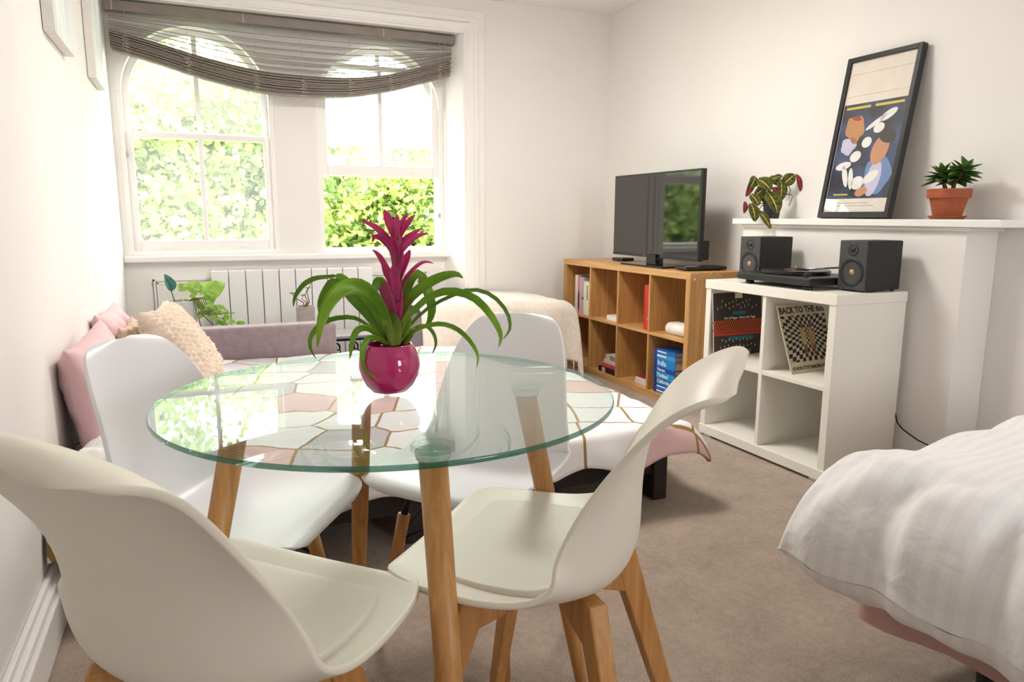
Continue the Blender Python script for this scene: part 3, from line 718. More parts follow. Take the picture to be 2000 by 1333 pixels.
# ================================================================== IRON CONSOLE AND THE PLANTS ON IT
ic = thing('iron_console', 'low black wrought iron console with scrollwork behind the sofa bed arm', 'console', (.34, 4.56, 0))
IX0, IX1, IY0, IY1, IZ = -.70, .71, -.15, .16, .344
boxpart('top', ic, mat('grey_slate_top', (150, 148, 150), .4, .05, 20), (IX0, IX1, IY0, IY1, IZ-.018, IZ), .003)
boxpart('apron_bar', ic, M['iron'], (IX0+.02, IX1-.02, IY0+.012, IY0+.026, IZ-.034, IZ-.018), .002)
boxpart('lower_bar', ic, M['iron'], (IX0+.02, IX1-.02, IY0+.012, IY0+.026, IZ-.155, IZ-.141), .002)
for x in (IX0+.03, IX1-.03):
    for y in (IY0+.02, IY1-.02): boxpart('leg', ic, M['iron'], (x-.012, x+.012, y-.012, y+.012, 0, IZ-.018), .002)
for k in range(12):
    cx_ = IX0+.09+k*.112
    def scroll(b):
        for s in (-1, 1):
            pts = []
            for i in range(26):
                t = i/25; a = t*2.6*PI; r = .030*(1-t*.8)
                pts.append((cx_+s*(.024+r*math.cos(a)-.03), IY0+.019, IZ-.072+r*math.sin(a)*1.1))
            b.tube(pts, .0042, 6)
            b.tube([(cx_+s*.024, IY0+.019, IZ-.072), (cx_+s*.03, IY0+.019, IZ-.11), (cx_, IY0+.019, IZ-.142)], .0042, 6)
    part('scroll', ic, M['iron'], scroll, smooth=True)

M['pothos'] = leaf_mat('pothos_leaf', (84, 140, 34), (186, 212, 110), .4, .35, 26)
M['teal'] = leaf_mat('teal_leaf', (22, 84, 76), (40, 116, 100), .35, .2)
def leaf_mesh(name, m, L_, W_, tip=.0, cup=.25, bend=.3, heart=0, n=9, th=0):
    rows = []
    for i in range(n):
        t = i/(n-1); wd = W_*(math.sin(PI*min(t**.75*.97+.03, 1)))**.8
        y = L_*t; z = -bend*L_*t*t; row = []
        for s in (-1, -.5, 0, .5, 1): row.append((s*wd, y-heart*abs(s)*W_*(1-t)**2, z+cup*wd*abs(s)))
        rows.append(row)
    b = MB(); b.grid(rows)
    if th:
        rows2 = [[(x*.9, y, z-th*math.sin(PI*max(min(i/(n-1), .98), .05))) for x, y, z in r] for i, r in enumerate(rows)]
        b.grid(rows2)
    return b.mesh(name, m, True)
def put_leaf(parent, me, p, dirv, up=(0, 0, 1), sc=1, name='leaf'):
    d = Vector(dirv).normalized(); u = Vector(up); x = d.cross(u)
    if x.length < .05: x = d.cross(Vector((1, 0, 0)))
    x.normalize(); z = x.cross(d)
    o = bpy.data.objects.new(name, me); COL.objects.link(o); o.parent = parent
    o.matrix_local = Matrix(((x.x*sc, d.x*sc, z.x*sc, p[0]), (x.y*sc, d.y*sc, z.y*sc, p[1]), (x.z*sc, d.z*sc, z.z*sc, p[2]), (0, 0, 0, 1)))
    return o
def cyl_pot(b, r0, r1, h): b.lathe([(0, 0), (r0, 0), (r1, h), (r1-.007, h), (r1-.009, h-.02), (0, h-.02)], 40)
wp = thing('pothos_plant', 'trailing yellow green pothos with one teal leaf in a white pot before the radiator', 'potted plant', (-.105, 4.60, .344))
part('pot', wp, M['white_pot'], lambda b: cyl_pot(b, .072, .080, .238), smooth=False, bevel=.002)
part('soil', wp, M['soil'], lambda b: b.lathe([(0, .225), (.03, .228), (.071, .221)], 24), smooth=True)
tl = leaf_mesh('teal_leaf', M['teal'], .105, .034, bend=.2, cup=.5)
part('leaf_stalk', wp, M['stem'], lambda b: b.tube([(-.035, -.01, .22), (-.045, -.02, .27), (-.052, -.025, .30)], .003, 6), smooth=True)
put_leaf(wp, tl, (-.050, -.025, .295), (-.18, 0, 1), (.7, -.9, 0))
pl = leaf_mesh('pothos_leaf', M['pothos'], .075, .034, bend=.35, cup=.2, heart=.5)
rnd = random.Random(3)
for k in range(44):
    t = rnd.random(); a = rnd.uniform(-.5, .9)
    x = .07+.20*t+rnd.uniform(-.05, .05); z = .27-.20*t+rnd.uniform(-.06, .075)*(1-t*.3); y = rnd.uniform(-.09, .06)
    if k < 8: x = .02+rnd.uniform(-.02, .14); z = .235+rnd.uniform(0, .085)
    put_leaf(wp, pl, (x, y, z), (rnd.uniform(-.5, 1), rnd.uniform(-.8, .3), rnd.uniform(-.6, .4)), (rnd.uniform(-.4, .4), -.8, .7), rnd.uniform(.4, .75))
put_leaf(wp, pl, (.125, -.02, .27), (.75, -.2, .5), (0, -1, .4), 1.7); put_leaf(wp, pl, (.10, -.03, .31), (-.6, -.3, .2), (0, -1, .4), 1.1)
for k in range(7):
    e = (.10+.03*k, -.04+.015*(k % 3), .05+.035*((k*3) % 5))
    part('vine', wp, M['stem'], lambda b: b.tube([(.03, -.02, .225), (.06+.01*k, -.05, .255), (.08+.012*k, -.07, .16), e], .0028, 6), smooth=True)
gp = thing('small_succulent', 'spindly little succulent in a small grey cylinder pot before the radiator', 'potted plant', (.588, 4.58, .344))
part('pot', gp, M['concrete'], lambda b: cyl_pot(b, .054, .057, .176), bevel=.002)
part('soil', gp, M['soil'], lambda b: b.lathe([(0, .163), (.02, .166), (.049, .159)], 20), smooth=True)
sl = leaf_mesh('succulent_leaf', M['pothos'], .026, .008, bend=.1, th=.004)
for k, (tx, tz) in enumerate(((-.075, .255), (.02, .285), (.045, .33), (-.01, .24))):
    pts = [(0, 0, .16), (tx*.3+.01, -.01, .20), (tx*.6-.012, .0, (tz+.2)/2), (tx, -.01, tz)]
    part('stem', gp, M['woody'], lambda b: b.tube(pts, [.004, .003, .0025, .002], 6), smooth=True)
    for j in range(7):
        a = j*2*PI/7; put_leaf(gp, sl, pts[-1], (math.cos(a), math.sin(a), .5), (0, 0, 1), .9)

# ================================================================== OAK CUBE SHELVES
OL = (2.442, 3.203, 0); ORZ = .0055
ok_ = thing('oak_cube_shelf', 'low oak cube bookcase of eight compartments carrying the television', 'bookcase', OL, ORZ)
T_, t_ = .038, .016; CW = (1.47-2*T_-3*t_)/4; CHh = (.77-2*T_-t_)/2
boxpart('top_board', ok_, M['oak_y'], (0, .39, 0, 1.47, .77-T_, .77), .002); boxpart('bottom_board', ok_, M['oak_y'], (0, .39, 0, 1.47, 0, T_), .002)
boxpart('side_board', ok_, M['oak'], (.0005, .39, 0, T_, T_, .77-T_), .001); boxpart('side_board', ok_, M['oak'], (.0005, .39, 1.47-T_, 1.47, T_, .77-T_), .001)
def cell(c): return 1.47-T_-CW-c*(CW+t_)       # c = 0 far end ... 3 near end; returns low y
for c in range(1, 4): boxpart('divider', ok_, M['oak'], (.002, .388, cell(c)+CW, cell(c)+CW+t_, T_, .77-T_), .001)
for c in range(4): boxpart('shelf', ok_, M['oak_y'], (.002, .388, cell(c), cell(c)+CW, T_+CHh, T_+CHh+t_), .001)
part('cam_cap', ok_, M['paper'], lambda b: b.tube([(.03, -.001, .735), (.03, .001, .735)], .006, 14))
def oakpt(x, y, z):
    c, s = math.cos(ORZ), math.sin(ORZ); return (OL[0]+c*x-s*y, OL[1]+s*x+c*y, z)
Z0, Z1 = T_+.0005, T_+CHh+t_+.0005
def book(label, col, size, pos, rot=0, flat=False, group=None, cat='book', pages=True, text=None, tcol=(250, 250, 250), bars=0, band=None, rough=.45):
    """size = (thickness, height, depth); spine faces the room (-x). pos = local shelf position of near-front-bottom corner"""
    th_, h, d = size; m = simple('cover', col, rough)
    o = thing('book', label, cat, oakpt(*pos), ORZ+rot, group)
    ct = .0022
    if not flat:   # upright: thickness along y, height z, depth x
        def cov(b): b.box(0, d, 0, ct, 0, h); b.box(0, d, th_-ct, th_, 0, h); b.box(0, ct*1.5, ct, th_-ct, 0, h)
        part('cover', o, m, cov)
        boxpart('pages', o, M['pages'], (ct*1.5, d-.004, ct, th_-ct, .003, h-.003), 0)
        if bars:
            for k in range(bars): boxpart('spine_lettering', o, simple('ink', tcol), (-.0006, .0004, th_*.25, th_*.75, h*(.45+.05*k), h*(.45+.05*k)+h*.032), 0)
        if band: boxpart('spine_band', o, simple('ink', band[0]), (-.0006, .0004, 0.001, th_-.001, h*band[1], h*band[2]), 0)
    else:          # lying: thickness z, height along y, depth x
        def cov(b): b.box(0, d, 0, h, 0, ct); b.box(0, d, 0, h, th_-ct, th_); b.box(0, ct*1.5, 0, h, ct, th_-ct)
        part('cover', o, m, cov)
        boxpart('pages', o, M['pages'], (ct*1.5, d-.004, .003, h-.003, ct, th_-ct), 0)
        if text:
            text_part('spine_lettering', o, simple('ink', tcol), text, th_*.85, frame_mtx((-.0006, h-.035, th_*.22), (0, -1, 0), (0, 0, 1)), bold=.0004)
        if bars:
            boxpart('spine_lettering', o, simple('ink', tcol), (-.0006, .0004, h*.42, h*.86, th_*.32, th_*.62), 0)
        if band: boxpart('spine_band', o, simple('ink', band[0]), (-.0006, .0004, h*band[1], h*band[2], 0.001, th_-.001), 0)
    return o
y = cell(0)+.262; U = [  # upright books, far end first
 ('tall white book standing first at the window end of the oak shelves', (232, 224, 212), (.040, .268, .2), 0, None),
 ('rose pink book with dark lettering beside the tall white book', (214, 118, 150), (.024, .262, .19), 4, ((84, 24, 52), .10, .55)),
 ('pale pink book next to the rose pink one on the oak shelves', (222, 168, 180), (.030, .258, .19), 0, None),
 ('grey green book in the middle of the upright row on the oak shelves', (176, 178, 166), (.028, .256, .19), 0, ((60, 74, 56), .40, .46)),
 ('slim white and lilac book right of the grey green one', (232, 226, 222), (.030, .232, .18), 0, None),
 ('pale yellow book with olive capitals down its spine', (238, 232, 190), (.040, .230, .18), 9, None),
 ('cream book with black marks, last of the upright row', (230, 218, 194), (.030, .226, .18), 0, ((40, 32, 26), .16, .20))]
for lb, c, sz, bars, band in U:
    y -= sz[0]+.001
    book(lb, c, sz, (.035, y, Z1), group='upright books on the oak shelves', bars=bars, tcol=(88, 92, 34) if bars == 9 else (84, 24, 52), band=band)
book('white paperback lying alone in the second upper compartment', (238, 238, 236), (.030, .19, .15), (.05, cell(1)+.006, Z1), flat=True, cat='book', band=((60, 60, 64), .1, .3))
fb = thing('box_file', 'bright red box file standing in the third upper compartment', 'box file', oakpt(.03, cell(2)+.004, Z1), ORZ)
boxpart('case', fb, M['red'], (0, .25, 0, .082, 0, .272), .002); boxpart('lid_edge', fb, simple('red_edge', (168, 30, 26)), (-.0008, 0, .070, .073, .004, .268), 0)
part('finger_ring', fb, M['metal'], lambda b: b.tube([(-.001, .041, .07), (.0005, .041, .07)], .009, 16))
mg = thing('magazine', 'white magazine curled over in the fourth upper compartment', 'magazine', oakpt(.04, cell(3)+.01, Z1), ORZ)
def curl(b, r, a0=0):
    rows = []
    for i in range(30):
        t = i/29
        if t < .55: a = -PI/2-PI*t/.55; p = (.04+r*math.cos(a), r*math.sin(a)+.034)
        else: p = (.04+(t-.55)*.45, .034+r)
        rows.append([(p[0], .005, p[1]), (p[0], .225, p[1])])
    b.grid(rows)
for r in (.0335, .029, .0245): part('page', mg, M['paper'], lambda b: curl(b, r), smooth=True, solid=.002)
part('page', mg, M['paper'], lambda b: b.box(.03, .25, .005, .225, 0.0, .008), bevel=.001)
part('cover', mg, simple('dark_cover', (92, 60, 44)), lambda b: b.box(.09, .245, .02, .21, .0685, .070))
zz = Z0
for lb, c, sz, dx, band in (('dark brown hardback at the bottom of the short stack in the lower row', (54, 26, 28), (.034, .235, .17), .02, ((210, 190, 180), .62, .8)),
        ('coral red book in the middle of the short stack', (224, 96, 78), (.026, .215, .16), .035, ((204, 72, 110), .1, .5)),
        ('off-white book under the top one of the short stack', (226, 216, 206), (.022, .20, .16), .04, None), ('grey-white book on top of the short stack', (216, 210, 204), (.034, .185, .15), .045, ((150, 146, 150), .2, .7))):
    book(lb, c, sz, (dx, cell(1)+.004, zz), flat=True, group='short stack in the lower row', band=band); zz += sz[0]+.0005
zz = Z0
for lb, c, sz in (('ivory paperback at the bottom of the pair below the red box file', (232, 226, 212), (.022, .185, .15)), ('paperback with a crimson cover on the pair below the red box file', (150, 34, 58), (.020, .18, .15))):
    book(lb, c, sz, (.05, cell(2)+.004, zz), flat=True, group='pair of paperbacks below the box file', band=((236, 230, 220), .02, .98)); zz += sz[0]+.0005
zz = Z0; BL = (24, 96, 190); CY = (30, 160, 214)
for lb, c, th_, tx in (('blue travel guide at the very bottom of the guide stack', (30, 120, 200), .026, None), ('blue travel guide second from the bottom of the guide stack', BL, .027, None),
        ('blue travel guide with California on its spine', (28, 130, 196), .036, 'California'), ('blue travel guide with Thailand on its spine', CY, .038, 'Thailand'),
        ('dark blue travel guide with Vietnam on its spine', (30, 70, 170), .028, 'Vietnam'), ('thick blue travel guide with India on its spine', (22, 132, 206), .052, 'India'),
        ('light blue travel guide second from the top of the guide stack', (60, 150, 214), .028, None), ('blue travel guide on top of the guide stack', (30, 104, 186), .022, None)):
    book(lb, c, (th_, .205, .135), (.022+.006*random.random(), cell(3)+.095+.006*random.random(), zz), flat=True, group='travel guide stack', text=tx, bars=0 if tx else 1, band=((22, 50, 140), .86, .99)); zz += th_+.0005

# television and the two boxes beside it
tv = thing('television', 'flat black television on a stand on top of the oak shelves', 'television', (2.585, 3.768, .7705))
boxpart('body', tv, M['black'], (-.012, .022, -.455, .455, .052, .566), .004)
boxpart('screen', tv, M['screen'], (-.0135, -.012, -.443, .443, .070, .553), 0)
boxpart('rear_housing', tv, M['black'], (.022, .062, -.40, .40, .058, .28), .012)
boxpart('chin', tv, simple('dark_gloss', (34, 34, 36), .15), (-.0145, -.012, -.453, .453, .053, .068), .0005)
part('logo', tv, M['metal'], lambda b: b.tube([(-.0155, .08, .061), (-.0145, .08, .061)], .004, 10))
boxpart('neck', tv, simple('gloss_black', (12, 12, 13), .1), (-.03, .03, -.065, .035, .008, .075), .004)
boxpart('stand_base', tv, simple('gloss_black_base', (16, 16, 17), .1), (-.095, .105, -.23, .23, 0, .010), .004)
boxpart('cable_box', tv, M['black'], (.022, .066, -.452, -.36, .06, .17), .006)
sb = thing('set_top_box', 'small black box behind the window end of the television stand', 'set-top box', (2.70, 4.30, .7705), .1)
boxpart('body', sb, M['black'], (-.05, .05, -.06, .06, 0, .022), .005); boxpart('front_strip', sb, simple('strip', (70, 70, 74), .2), (-.0505, -.0495, -.05, .05, .008, .014), 0)
rc = thing('media_player', 'slim black media player at the near end of the oak top', 'media player', (2.64, 3.375, .7705), -.12)
boxpart('body', rc, M['black'], (-.13, .13, -.07, .07, .004, .024), .006); boxpart('light_panel', rc, simple('pale_print', (200, 196, 196)), (-.11, -.03, -.05, -.01, .0238, .0245), 0)
for s in (-1, 1): boxpart('foot', rc, M['black'], (s*.09-.01, s*.09+.01, -.05, .05, 0, .005), 0)

# ================================================================== WHITE CUBE UNIT, RECORDS, HI-FI
WL = (2.261, 2.050, 0); WRZ = .0173
wu = thing('white_cube_unit', 'white four compartment cube unit carrying the record player', 'cube unit', WL, WRZ)
WD, WW, WH = .394, .77, .773
boxpart('top_slab', wu, M['pvc'], (-.004, WD, -.004, WW+.004, WH-.042, WH), .002)
boxpart('base_slab', wu, M['pvc'], (-.004, WD, -.004, WW+.004, .012, .056), .002)
boxpart('side_panel', wu, M['pvc'], (0, WD, 0, .034, .056, WH-.042), .001); boxpart('side_panel', wu, M['pvc'], (0, WD, WW-.034, WW, .056, WH-.042), .001)
boxpart('divider', wu, M['pvc'], (.002, WD-.002, WW/2-.010, WW/2+.010, .056, WH-.042), .001)
for a, c in ((.034, WW/2-.010), (WW/2+.010, WW-.034)): boxpart('shelf', wu, M['pvc'], (.002, WD-.002, a, c, .382, .402), .001)
for x in (.03, WD-.03):
    for yy in (.05, WW-.05): boxpart('foot', wu, M['wall'], (x-.025, x+.025, yy-.025, yy+.025, 0, .012), .001)
def wpt(x, y, z):
    c, s = math.cos(WRZ), math.sin(WRZ); return Vector((WL[0]+c*x-s*y, WL[1]+s*x+c*y, z))
INK = simple('black_ink', (34, 30, 28)); IVORY = simple('ivory_print', (232, 224, 204))
def sleeve(name, label, p0, ex, ey, m):
    o = thing(name, label, 'record'); o.matrix_world = frame_mtx(p0, ex, ey)
    boxpart('sleeve', o, m, (0, .302, 0, .306, -.004, 0), 0); return o
s1 = sleeve('vinyl_record', 'dark record sleeve with an orange lattice band in the far compartment of the white unit', wpt(.008, .70, .4032), (1, 0.02, 0), (0, .10, 1), simple('charcoal_card', (58, 50, 46), .5))
ORG = simple('orange_ink', (216, 96, 38)); RED = simple('red_ink', (196, 60, 40)); TEAL = simple('teal_ink', (30, 110, 130)); YEL = simple('amber_ink', (226, 150, 60))
boxpart('orange_band', s1, ORG, (0.001, .301, .118, .172, 0, .0006), 0); boxpart('red_band', s1, RED, (0.001, .301, .098, .110, 0, .0006), 0); boxpart('red_line', s1, RED, (0.001, .301, .112, .116, 0, .0006), 0)
def lattice(b):
    for k in range(22):
        for s in (-1, 1):
            x = .008+k*.0135; b.obox((x, .145, .0009), (s*.014, .025, 0), (.0016, 0, 0), (0, 0, .0003))
part('lattice', s1, INK, lattice)
part('dots', s1, IVORY, lambda b: [b.box(x, x+.003, y, y+.010, 0, .0007) for x, y in [(.055+.021*k, .262-.006*((k*3) % 4)) for k in range(9)]+[(.025+.024*k, .226+.007*(k % 3)) for k in range(11)]+[(.05+.022*k, .072-.006*(k % 2)) for k in range(9)]+[(.04+.024*k, .036+.004*(k % 3)) for k in range(10)]+[(.07+.022*k, .012+.004*(k % 2)) for k in range(8)]])
text_part('lettering', s1, IVORY, 'Art of Fugue  Kunst der Fuge', .0165, frame_mtx((.065, .178, .0005), (1, 0, 0), (0, 1, 0)), bold=.0003)
boxpart('label_patch', s1, IVORY, (.135, .18, .278, .304, 0, .0006), 0); boxpart('teal_patch', s1, TEAL, (.12, .20, .198, .214, 0, .0006), 0); boxpart('teal_patch', s1, TEAL, (.09, .25, .076, .092, 0, .0006), 0)
boxpart('spine_edge', s1, IVORY, (-.0006, 0, 0, .306, -.004, 0), 0)
s2 = sleeve('vinyl_record', 'black and cream checkered record sleeve leaning in the near compartment of the white unit', wpt(.055, .252, .4032), (1, 0.10, 0), (-.18, .36, 1), simple('cream_card', (226, 214, 188), .5))
def opart(b):
    N = 17; cx_, cy_ = .155, .165
    def P(u, v):   # warped checker grid
        dx, dy = u-.5, v-.5; r = math.hypot(dx, dy); k = .45+1.25*r
        return (cx_+dx*.29*k*1.02, cy_+dy*.215*k*1.02)
    for i in range(N):
        for j in range(N):
            if (i+j) % 2:
                q = [P(i/N, j/N), P((i+1)/N, j/N), P((i+1)/N, (j+1)/N), P(i/N, (j+1)/N)]
                q = [(min(max(a, .008), .294), min(max(c, .048), .255)) for a, c in q]
                b.add([(a, c, .0006) for a, c in q], [(0, 1, 2, 3)])
part('checker_print', s2, INK, opart)
TAN = simple('tan_ink', (204, 158, 110)); BRN = simple('brown_ink', (150, 96, 70))
for x, m in ((.125, simple('straw_ink', (206, 186, 130))), (.178, TAN)):
    part('figure_print', s2, m, lambda b: b.prism([(x-.012, .12), (x-.016, .17), (x-.010, .195), (x+.010, .195), (x+.016, .165), (x+.014, .12)], 'z', .0005, .0010))
    part('figure_print', s2, BRN, lambda b: b.prism([(x-.008, .075), (x-.009, .12), (x+.011, .12), (x+.006, .075)], 'z', .0005, .0010))
    part('figure_print', s2, BRN, lambda b: b.prism([(x+.010*math.cos(a*PI/6), .205+.011*math.sin(a*PI/6)) for a in range(12)], 'z', .0005, .0010))
text_part('lettering', s2, INK, "BACK TO THE 60S", .0405, frame_mtx((.008, .266, .0005), (1, 0, 0), (0, 1, 0)), bold=.0009, sx=.88)
text_part('lettering', s2, INK, "42 NON STOP DANCING HITS FROM", .0215, frame_mtx((.012, .014, .0005), (1, 0, 0), (0, 1, 0)), bold=.0005, sx=.78)

ST = WH
tt = thing('record_player', 'black record player between the two speakers on the white unit', 'turntable', (2.275, 2.205, ST+.0005), .0173)
boxpart('plinth', tt, M['black'], (0, .33, 0, .43, .018, .05), .006, seg=3)
for x in (.04, .29):
    for yy in (.045, .385): part('foot', tt, M['black'], lambda b: b.lathe([(.018, 0), (.020, .004), (.016, .019)], 18, (x, yy, 0)), smooth=True)
part('platter', tt, simple('platter_black', (22, 22, 23), .3), lambda b: b.lathe([(0, .050), (.142, .050), (.146, .053), (.146, .064), (.142, .067), (0, .067)], 56, (.17, .245, 0)))
part('record_label', tt, simple('label_red', (110, 30, 38)), lambda b: b.lathe([(0, .0685), (.048, .0685), (.048, .067)], 32, (.17, .245, 0)))
part('spindle', tt, M['metal'], lambda b: b.lathe([(.0035, .067), (.0035, .082), (.001, .085)], 10, (.17, .245, 0)), smooth=True)
part('speed_knob', tt, M['black'], lambda b: b.lathe([(.010, .05), (.010, .066), (.008, .068)], 16, (.035, .055, 0)))
part('arm_base', tt, M['black'], lambda b: b.lathe([(.026, .05), (.024, .062), (.014, .066), (.014, .090), (0, .092)], 24, (.27, .055, 0)))
part('tonearm', tt, M['metal'], lambda b: b.tube([(.315, .05, .086), (.27, .055, .087), (.16, .075, .084), (.10, .12, .078)], [.009, .0045, .004, .004], 10), smooth=True)
part('headshell', tt, M['black'], lambda b: b.obox((.09, .13, .076), (.018, -.018, 0), (.006, .006, 0), (0, 0, .004)))
def speaker(label, loc, rz):
    o = thing('bookshelf_speaker', label, 'speaker', loc, rz, 'pair of black speakers')
    Wd, Dp, H = .132, .205, .205
    boxpart('cabinet', o, M['black_matt'], (.006, Dp, 0, Wd, .006, H), .006, seg=3)
    boxpart('baffle', o, M['baffle'], (0, .006, 0, Wd, .006, H), .003)
    def dsc(prof):
        def f(b):
            n = 32; vs = []
            for r, x in prof: vs.append([(x, Wd/2+r*math.cos(2*PI*i/n), zc+r*math.sin(2*PI*i/n)) for i in range(n)])
            b.grid(vs, closed=True)
            if prof[-1][0] > .0005: b.add(vs[-1], [tuple(range(n))])
        return f
    zc = .078
    sp = part('woofer', o, M['black'], dsc([(.056, -.0002), (.056, -.003), (.051, -.004), (.048, -.001), (.044, -.003), (.041, .000), (.020, .010), (.018, .010)]), smooth=True)
    part('dust_cap', sp, M['copper'], dsc([(.019, .010), (.017, .004), (.010, -.001), (.002, -.0025)]), smooth=True)
    zc = .168
    tw_ = part('tweeter', o, M['black'], dsc([(.024, -.0002), (.024, -.002), (.020, -.0025), (.013, .003), (.012, .003)]), smooth=True)
    part('dome', tw_, simple('dome_black', (20, 20, 22), .25), dsc([(.012, .003), (.010, -.002), (.004, -.0045), (.001, -.005)]), smooth=True)
    for x in (.02, Dp-.02):
        for yy in (.02, Wd-.02): part('foot', o, M['black'], lambda b: b.lathe([(.008, 0), (.008, .007)], 12, (x, yy, 0)))
    return o
speaker('black bookshelf speaker at the near end of the white unit', (2.42, 2.066, ST+.0005), .02)
speaker('black bookshelf speaker at the far end of the white unit behind the record player', (2.42, 2.662, ST+.0005), .02)
cb = MB(); cb.tube([(2.668, 2.10, .34), tuple(at(1752, 825, x=2.668)), tuple(at(1762, 838, x=2.662)), tuple(at(1775, 848, x=2.658)), tuple(at(1792, 860, x=2.656)), (2.65, 1.86, .16), (2.66, 1.78, .004), (2.70, 1.6, .004)], .0032, 8)
tag(cb.build('power_cord', M['black'], None, smooth=True), 'thin black power cord trailing behind the white unit towards the bed', 'cord')

# ================================================================== ON THE MANTEL SHELF
MZ = 1.0635
pf = thing('framed_poster', 'tall black framed poster leaning on the wall above the mantel shelf', 'framed poster')
pf.matrix_world = frame_mtx((2.705, 2.418, MZ+.0062), (0, -1, 0), (.122, 0, .717))
FW, FH, FM = .1915, .735, .021
boxpart('frame_side', pf, M['frame_black'], (-FW, -FW+FM, 0, FH, -.032, 0), .0015); boxpart('frame_side', pf, M['frame_black'], (FW-FM, FW, 0, FH, -.032, 0), .0015)
boxpart('frame_rail', pf, M['frame_black'], (-FW+FM, FW-FM, 0, FM*1.25, -.032, -.0003), .001); boxpart('frame_rail', pf, M['frame_black'], (-FW+FM, FW-FM, FH-FM, FH, -.032, -.0003), .001)
boxpart('backing', pf, simple('backing', (150, 130, 104)), (-FW+.004, FW-.004, .004, FH-.004, -.030, -.020), 0)
po = boxpart('poster', pf, simple('poster_paper', (236, 226, 214), .6), (-FW+FM, FW-FM, FM, FH-FM, -.020, -.012), 0)
PX = FW-FM-.004
for yv in (.655, .555): boxpart('rule_line', po, simple('orange_rule', (222, 170, 110)), (-PX, PX, yv, yv+.0022, -.012, -.0117), 0)
def night():
    m, nt, out = new_mat('navy_print'); Lk = nt.links.new
    b = nd(nt, 'BsdfPrincipled', Roughness=.5); Lk(b.outputs[0], out.inputs[0]); tc = nd(nt, 'TexCoord'); n = nd(nt, 'TexNoise', Scale=9, Detail=4); Lk(tc.outputs['Object'], n.inputs['Vector'])
    cr = nd(nt, 'ValToRGB'); cr.color_ramp.elements[0].position = .42; cr.color_ramp.elements[0].color = lin((26, 28, 40)); cr.color_ramp.elements[1].position = .75; cr.color_ramp.elements[1].color = lin((66, 92, 150))
    Lk(n.outputs[0], cr.inputs[0]); Lk(cr.outputs[0], b.inputs['Base Color']); return m
boxpart('dark_field', po, night(), (-PX, PX, .088, .520, -.012, -.0116), 0)
def blob(x, y, rx, ry, a=0, n=20, z=-.0112, jag=0):
    def f(b):
        pts = []
        for i in range(n):
            q = 2*PI*i/n; k = 1+jag*math.sin(q*5+x*90)+jag*.6*math.sin(q*3+1)
            u, v = rx*k*math.cos(q), ry*k*math.sin(q); pts.append((x+u*math.cos(a)-v*math.sin(a), y+u*math.sin(a)+v*math.cos(a)))
        b.prism(pts, 'z', z-.0004, z)
    return f
YB_ = simple('yellow_bar_ink', (222, 196, 60)); WHT = simple('white_ink', (240, 238, 236)); SKN = simple('ochre_ink', (206, 146, 106)); AMB = simple('golden_ink', (196, 140, 84)); BLU = simple('blue_ink', (110, 140, 190)); LIL = simple('lilac_ink', (206, 200, 226)); DRK = simple('umber_ink', (44, 34, 34)); CRM = simple('crimson_ink', (180, 44, 50))
for k, (a, c) in enumerate(((-.15, -.02), (.005, .15))): boxpart('yellow_bar', po, YB_, (a, c, .496, .507, -.0116, -.0112), 0)
part('colour_shape', po, AMB, blob(-.082, .405, .050, .062, .5, jag=.12)); part('colour_shape', po, CRM, blob(-.082, .452, .026, .010, -.2, z=-.0108)); part('colour_shape', po, LIL, blob(-.10, .330, .042, .040, .3, jag=.1))
part('colour_shape', po, BLU, blob(.085, .190, .070, .085, .0, jag=.06)); part('colour_shape', po, LIL, blob(.070, .175, .036, .080, -.1, z=-.0108)); part('colour_shape', po, SKN, blob(.075, .300, .042, .066, -.25, z=-.0106)); part('colour_shape', po, DRK, blob(.100, .360, .046, .032, -.4, z=-.0104)); part('colour_shape', po, SKN, blob(.02, .118, .032, .020, .3, z=-.0104))
for k, (x, y, rx, ry, a) in enumerate(((.085, .452, .045, .018, .5), (.030, .425, .060, .011, .55), (.048, .398, .028, .022, .3), (-.002, .338, .026, .024, .4), (-.048, .278, .030, .024, .4), (-.105, .238, .042, .018, .2), (-.085, .190, .014, .052, .35), (-.050, .178, .013, .050, .2), (-.010, .158, .034, .030, .2), (.055, .182, .042, .022, .6))):
    part('white_shape', po, WHT, blob(x, y, rx, ry, a, z=-.0102))
boxpart('yellow_bar', po, YB_, (-.13, -.05, .104, .110, -.0116, -.0106), 0); boxpart('caption_bar', po, simple('grey_ink', (170, 164, 160)), (-.12, .07, .066, .069, -.012, -.0116), 0); boxpart('caption_bar', po, simple('grey_ink', (170, 164, 160)), (-.12, .10, .054, .057, -.012, -.0116), 0)
boxpart('glazing', pf, M['clear_glass'], (-FW+FM, FW-FM, FM*1.25, FH-FM, -.0075, -.006), 0)

# prayer plant
MP = Vector((2.745, 2.95, MZ))
mr = thing('prayer_plant', 'trailing prayer plant with yellow veined leaves in a dark pot on the mantel', 'potted plant', MP)
part('pot', mr, M['dark_pot'], lambda b: b.lathe([(0, 0), (.036, 0), (.046, .075), (.048, .085), (.044, .085), (.042, .07), (0, .07)], 28), smooth=False)
part('soil', mr, M['soil'], lambda b: b.lathe([(0, .076), (.02, .078), (.043, .072)], 20), smooth=True)
MG = [leaf_mat('maranta_green', (70, 84, 22), (112, 122, 40), .4, .25, 40), simple('maranta_vein', (206, 190, 78), .4), leaf_mat('maranta_blotch', (66, 40, 20), (96, 62, 28), .4, .2, 40)]
MRED = [leaf_mat('maranta_red', (120, 30, 40), (176, 56, 66), .45, .3, 40), simple('maranta_red_vein', (190, 96, 90), .4), leaf_mat('maranta_red_dark', (110, 26, 36), (150, 44, 52), .45, .2, 40)]
MD = (MP-CAM).dot(CF)
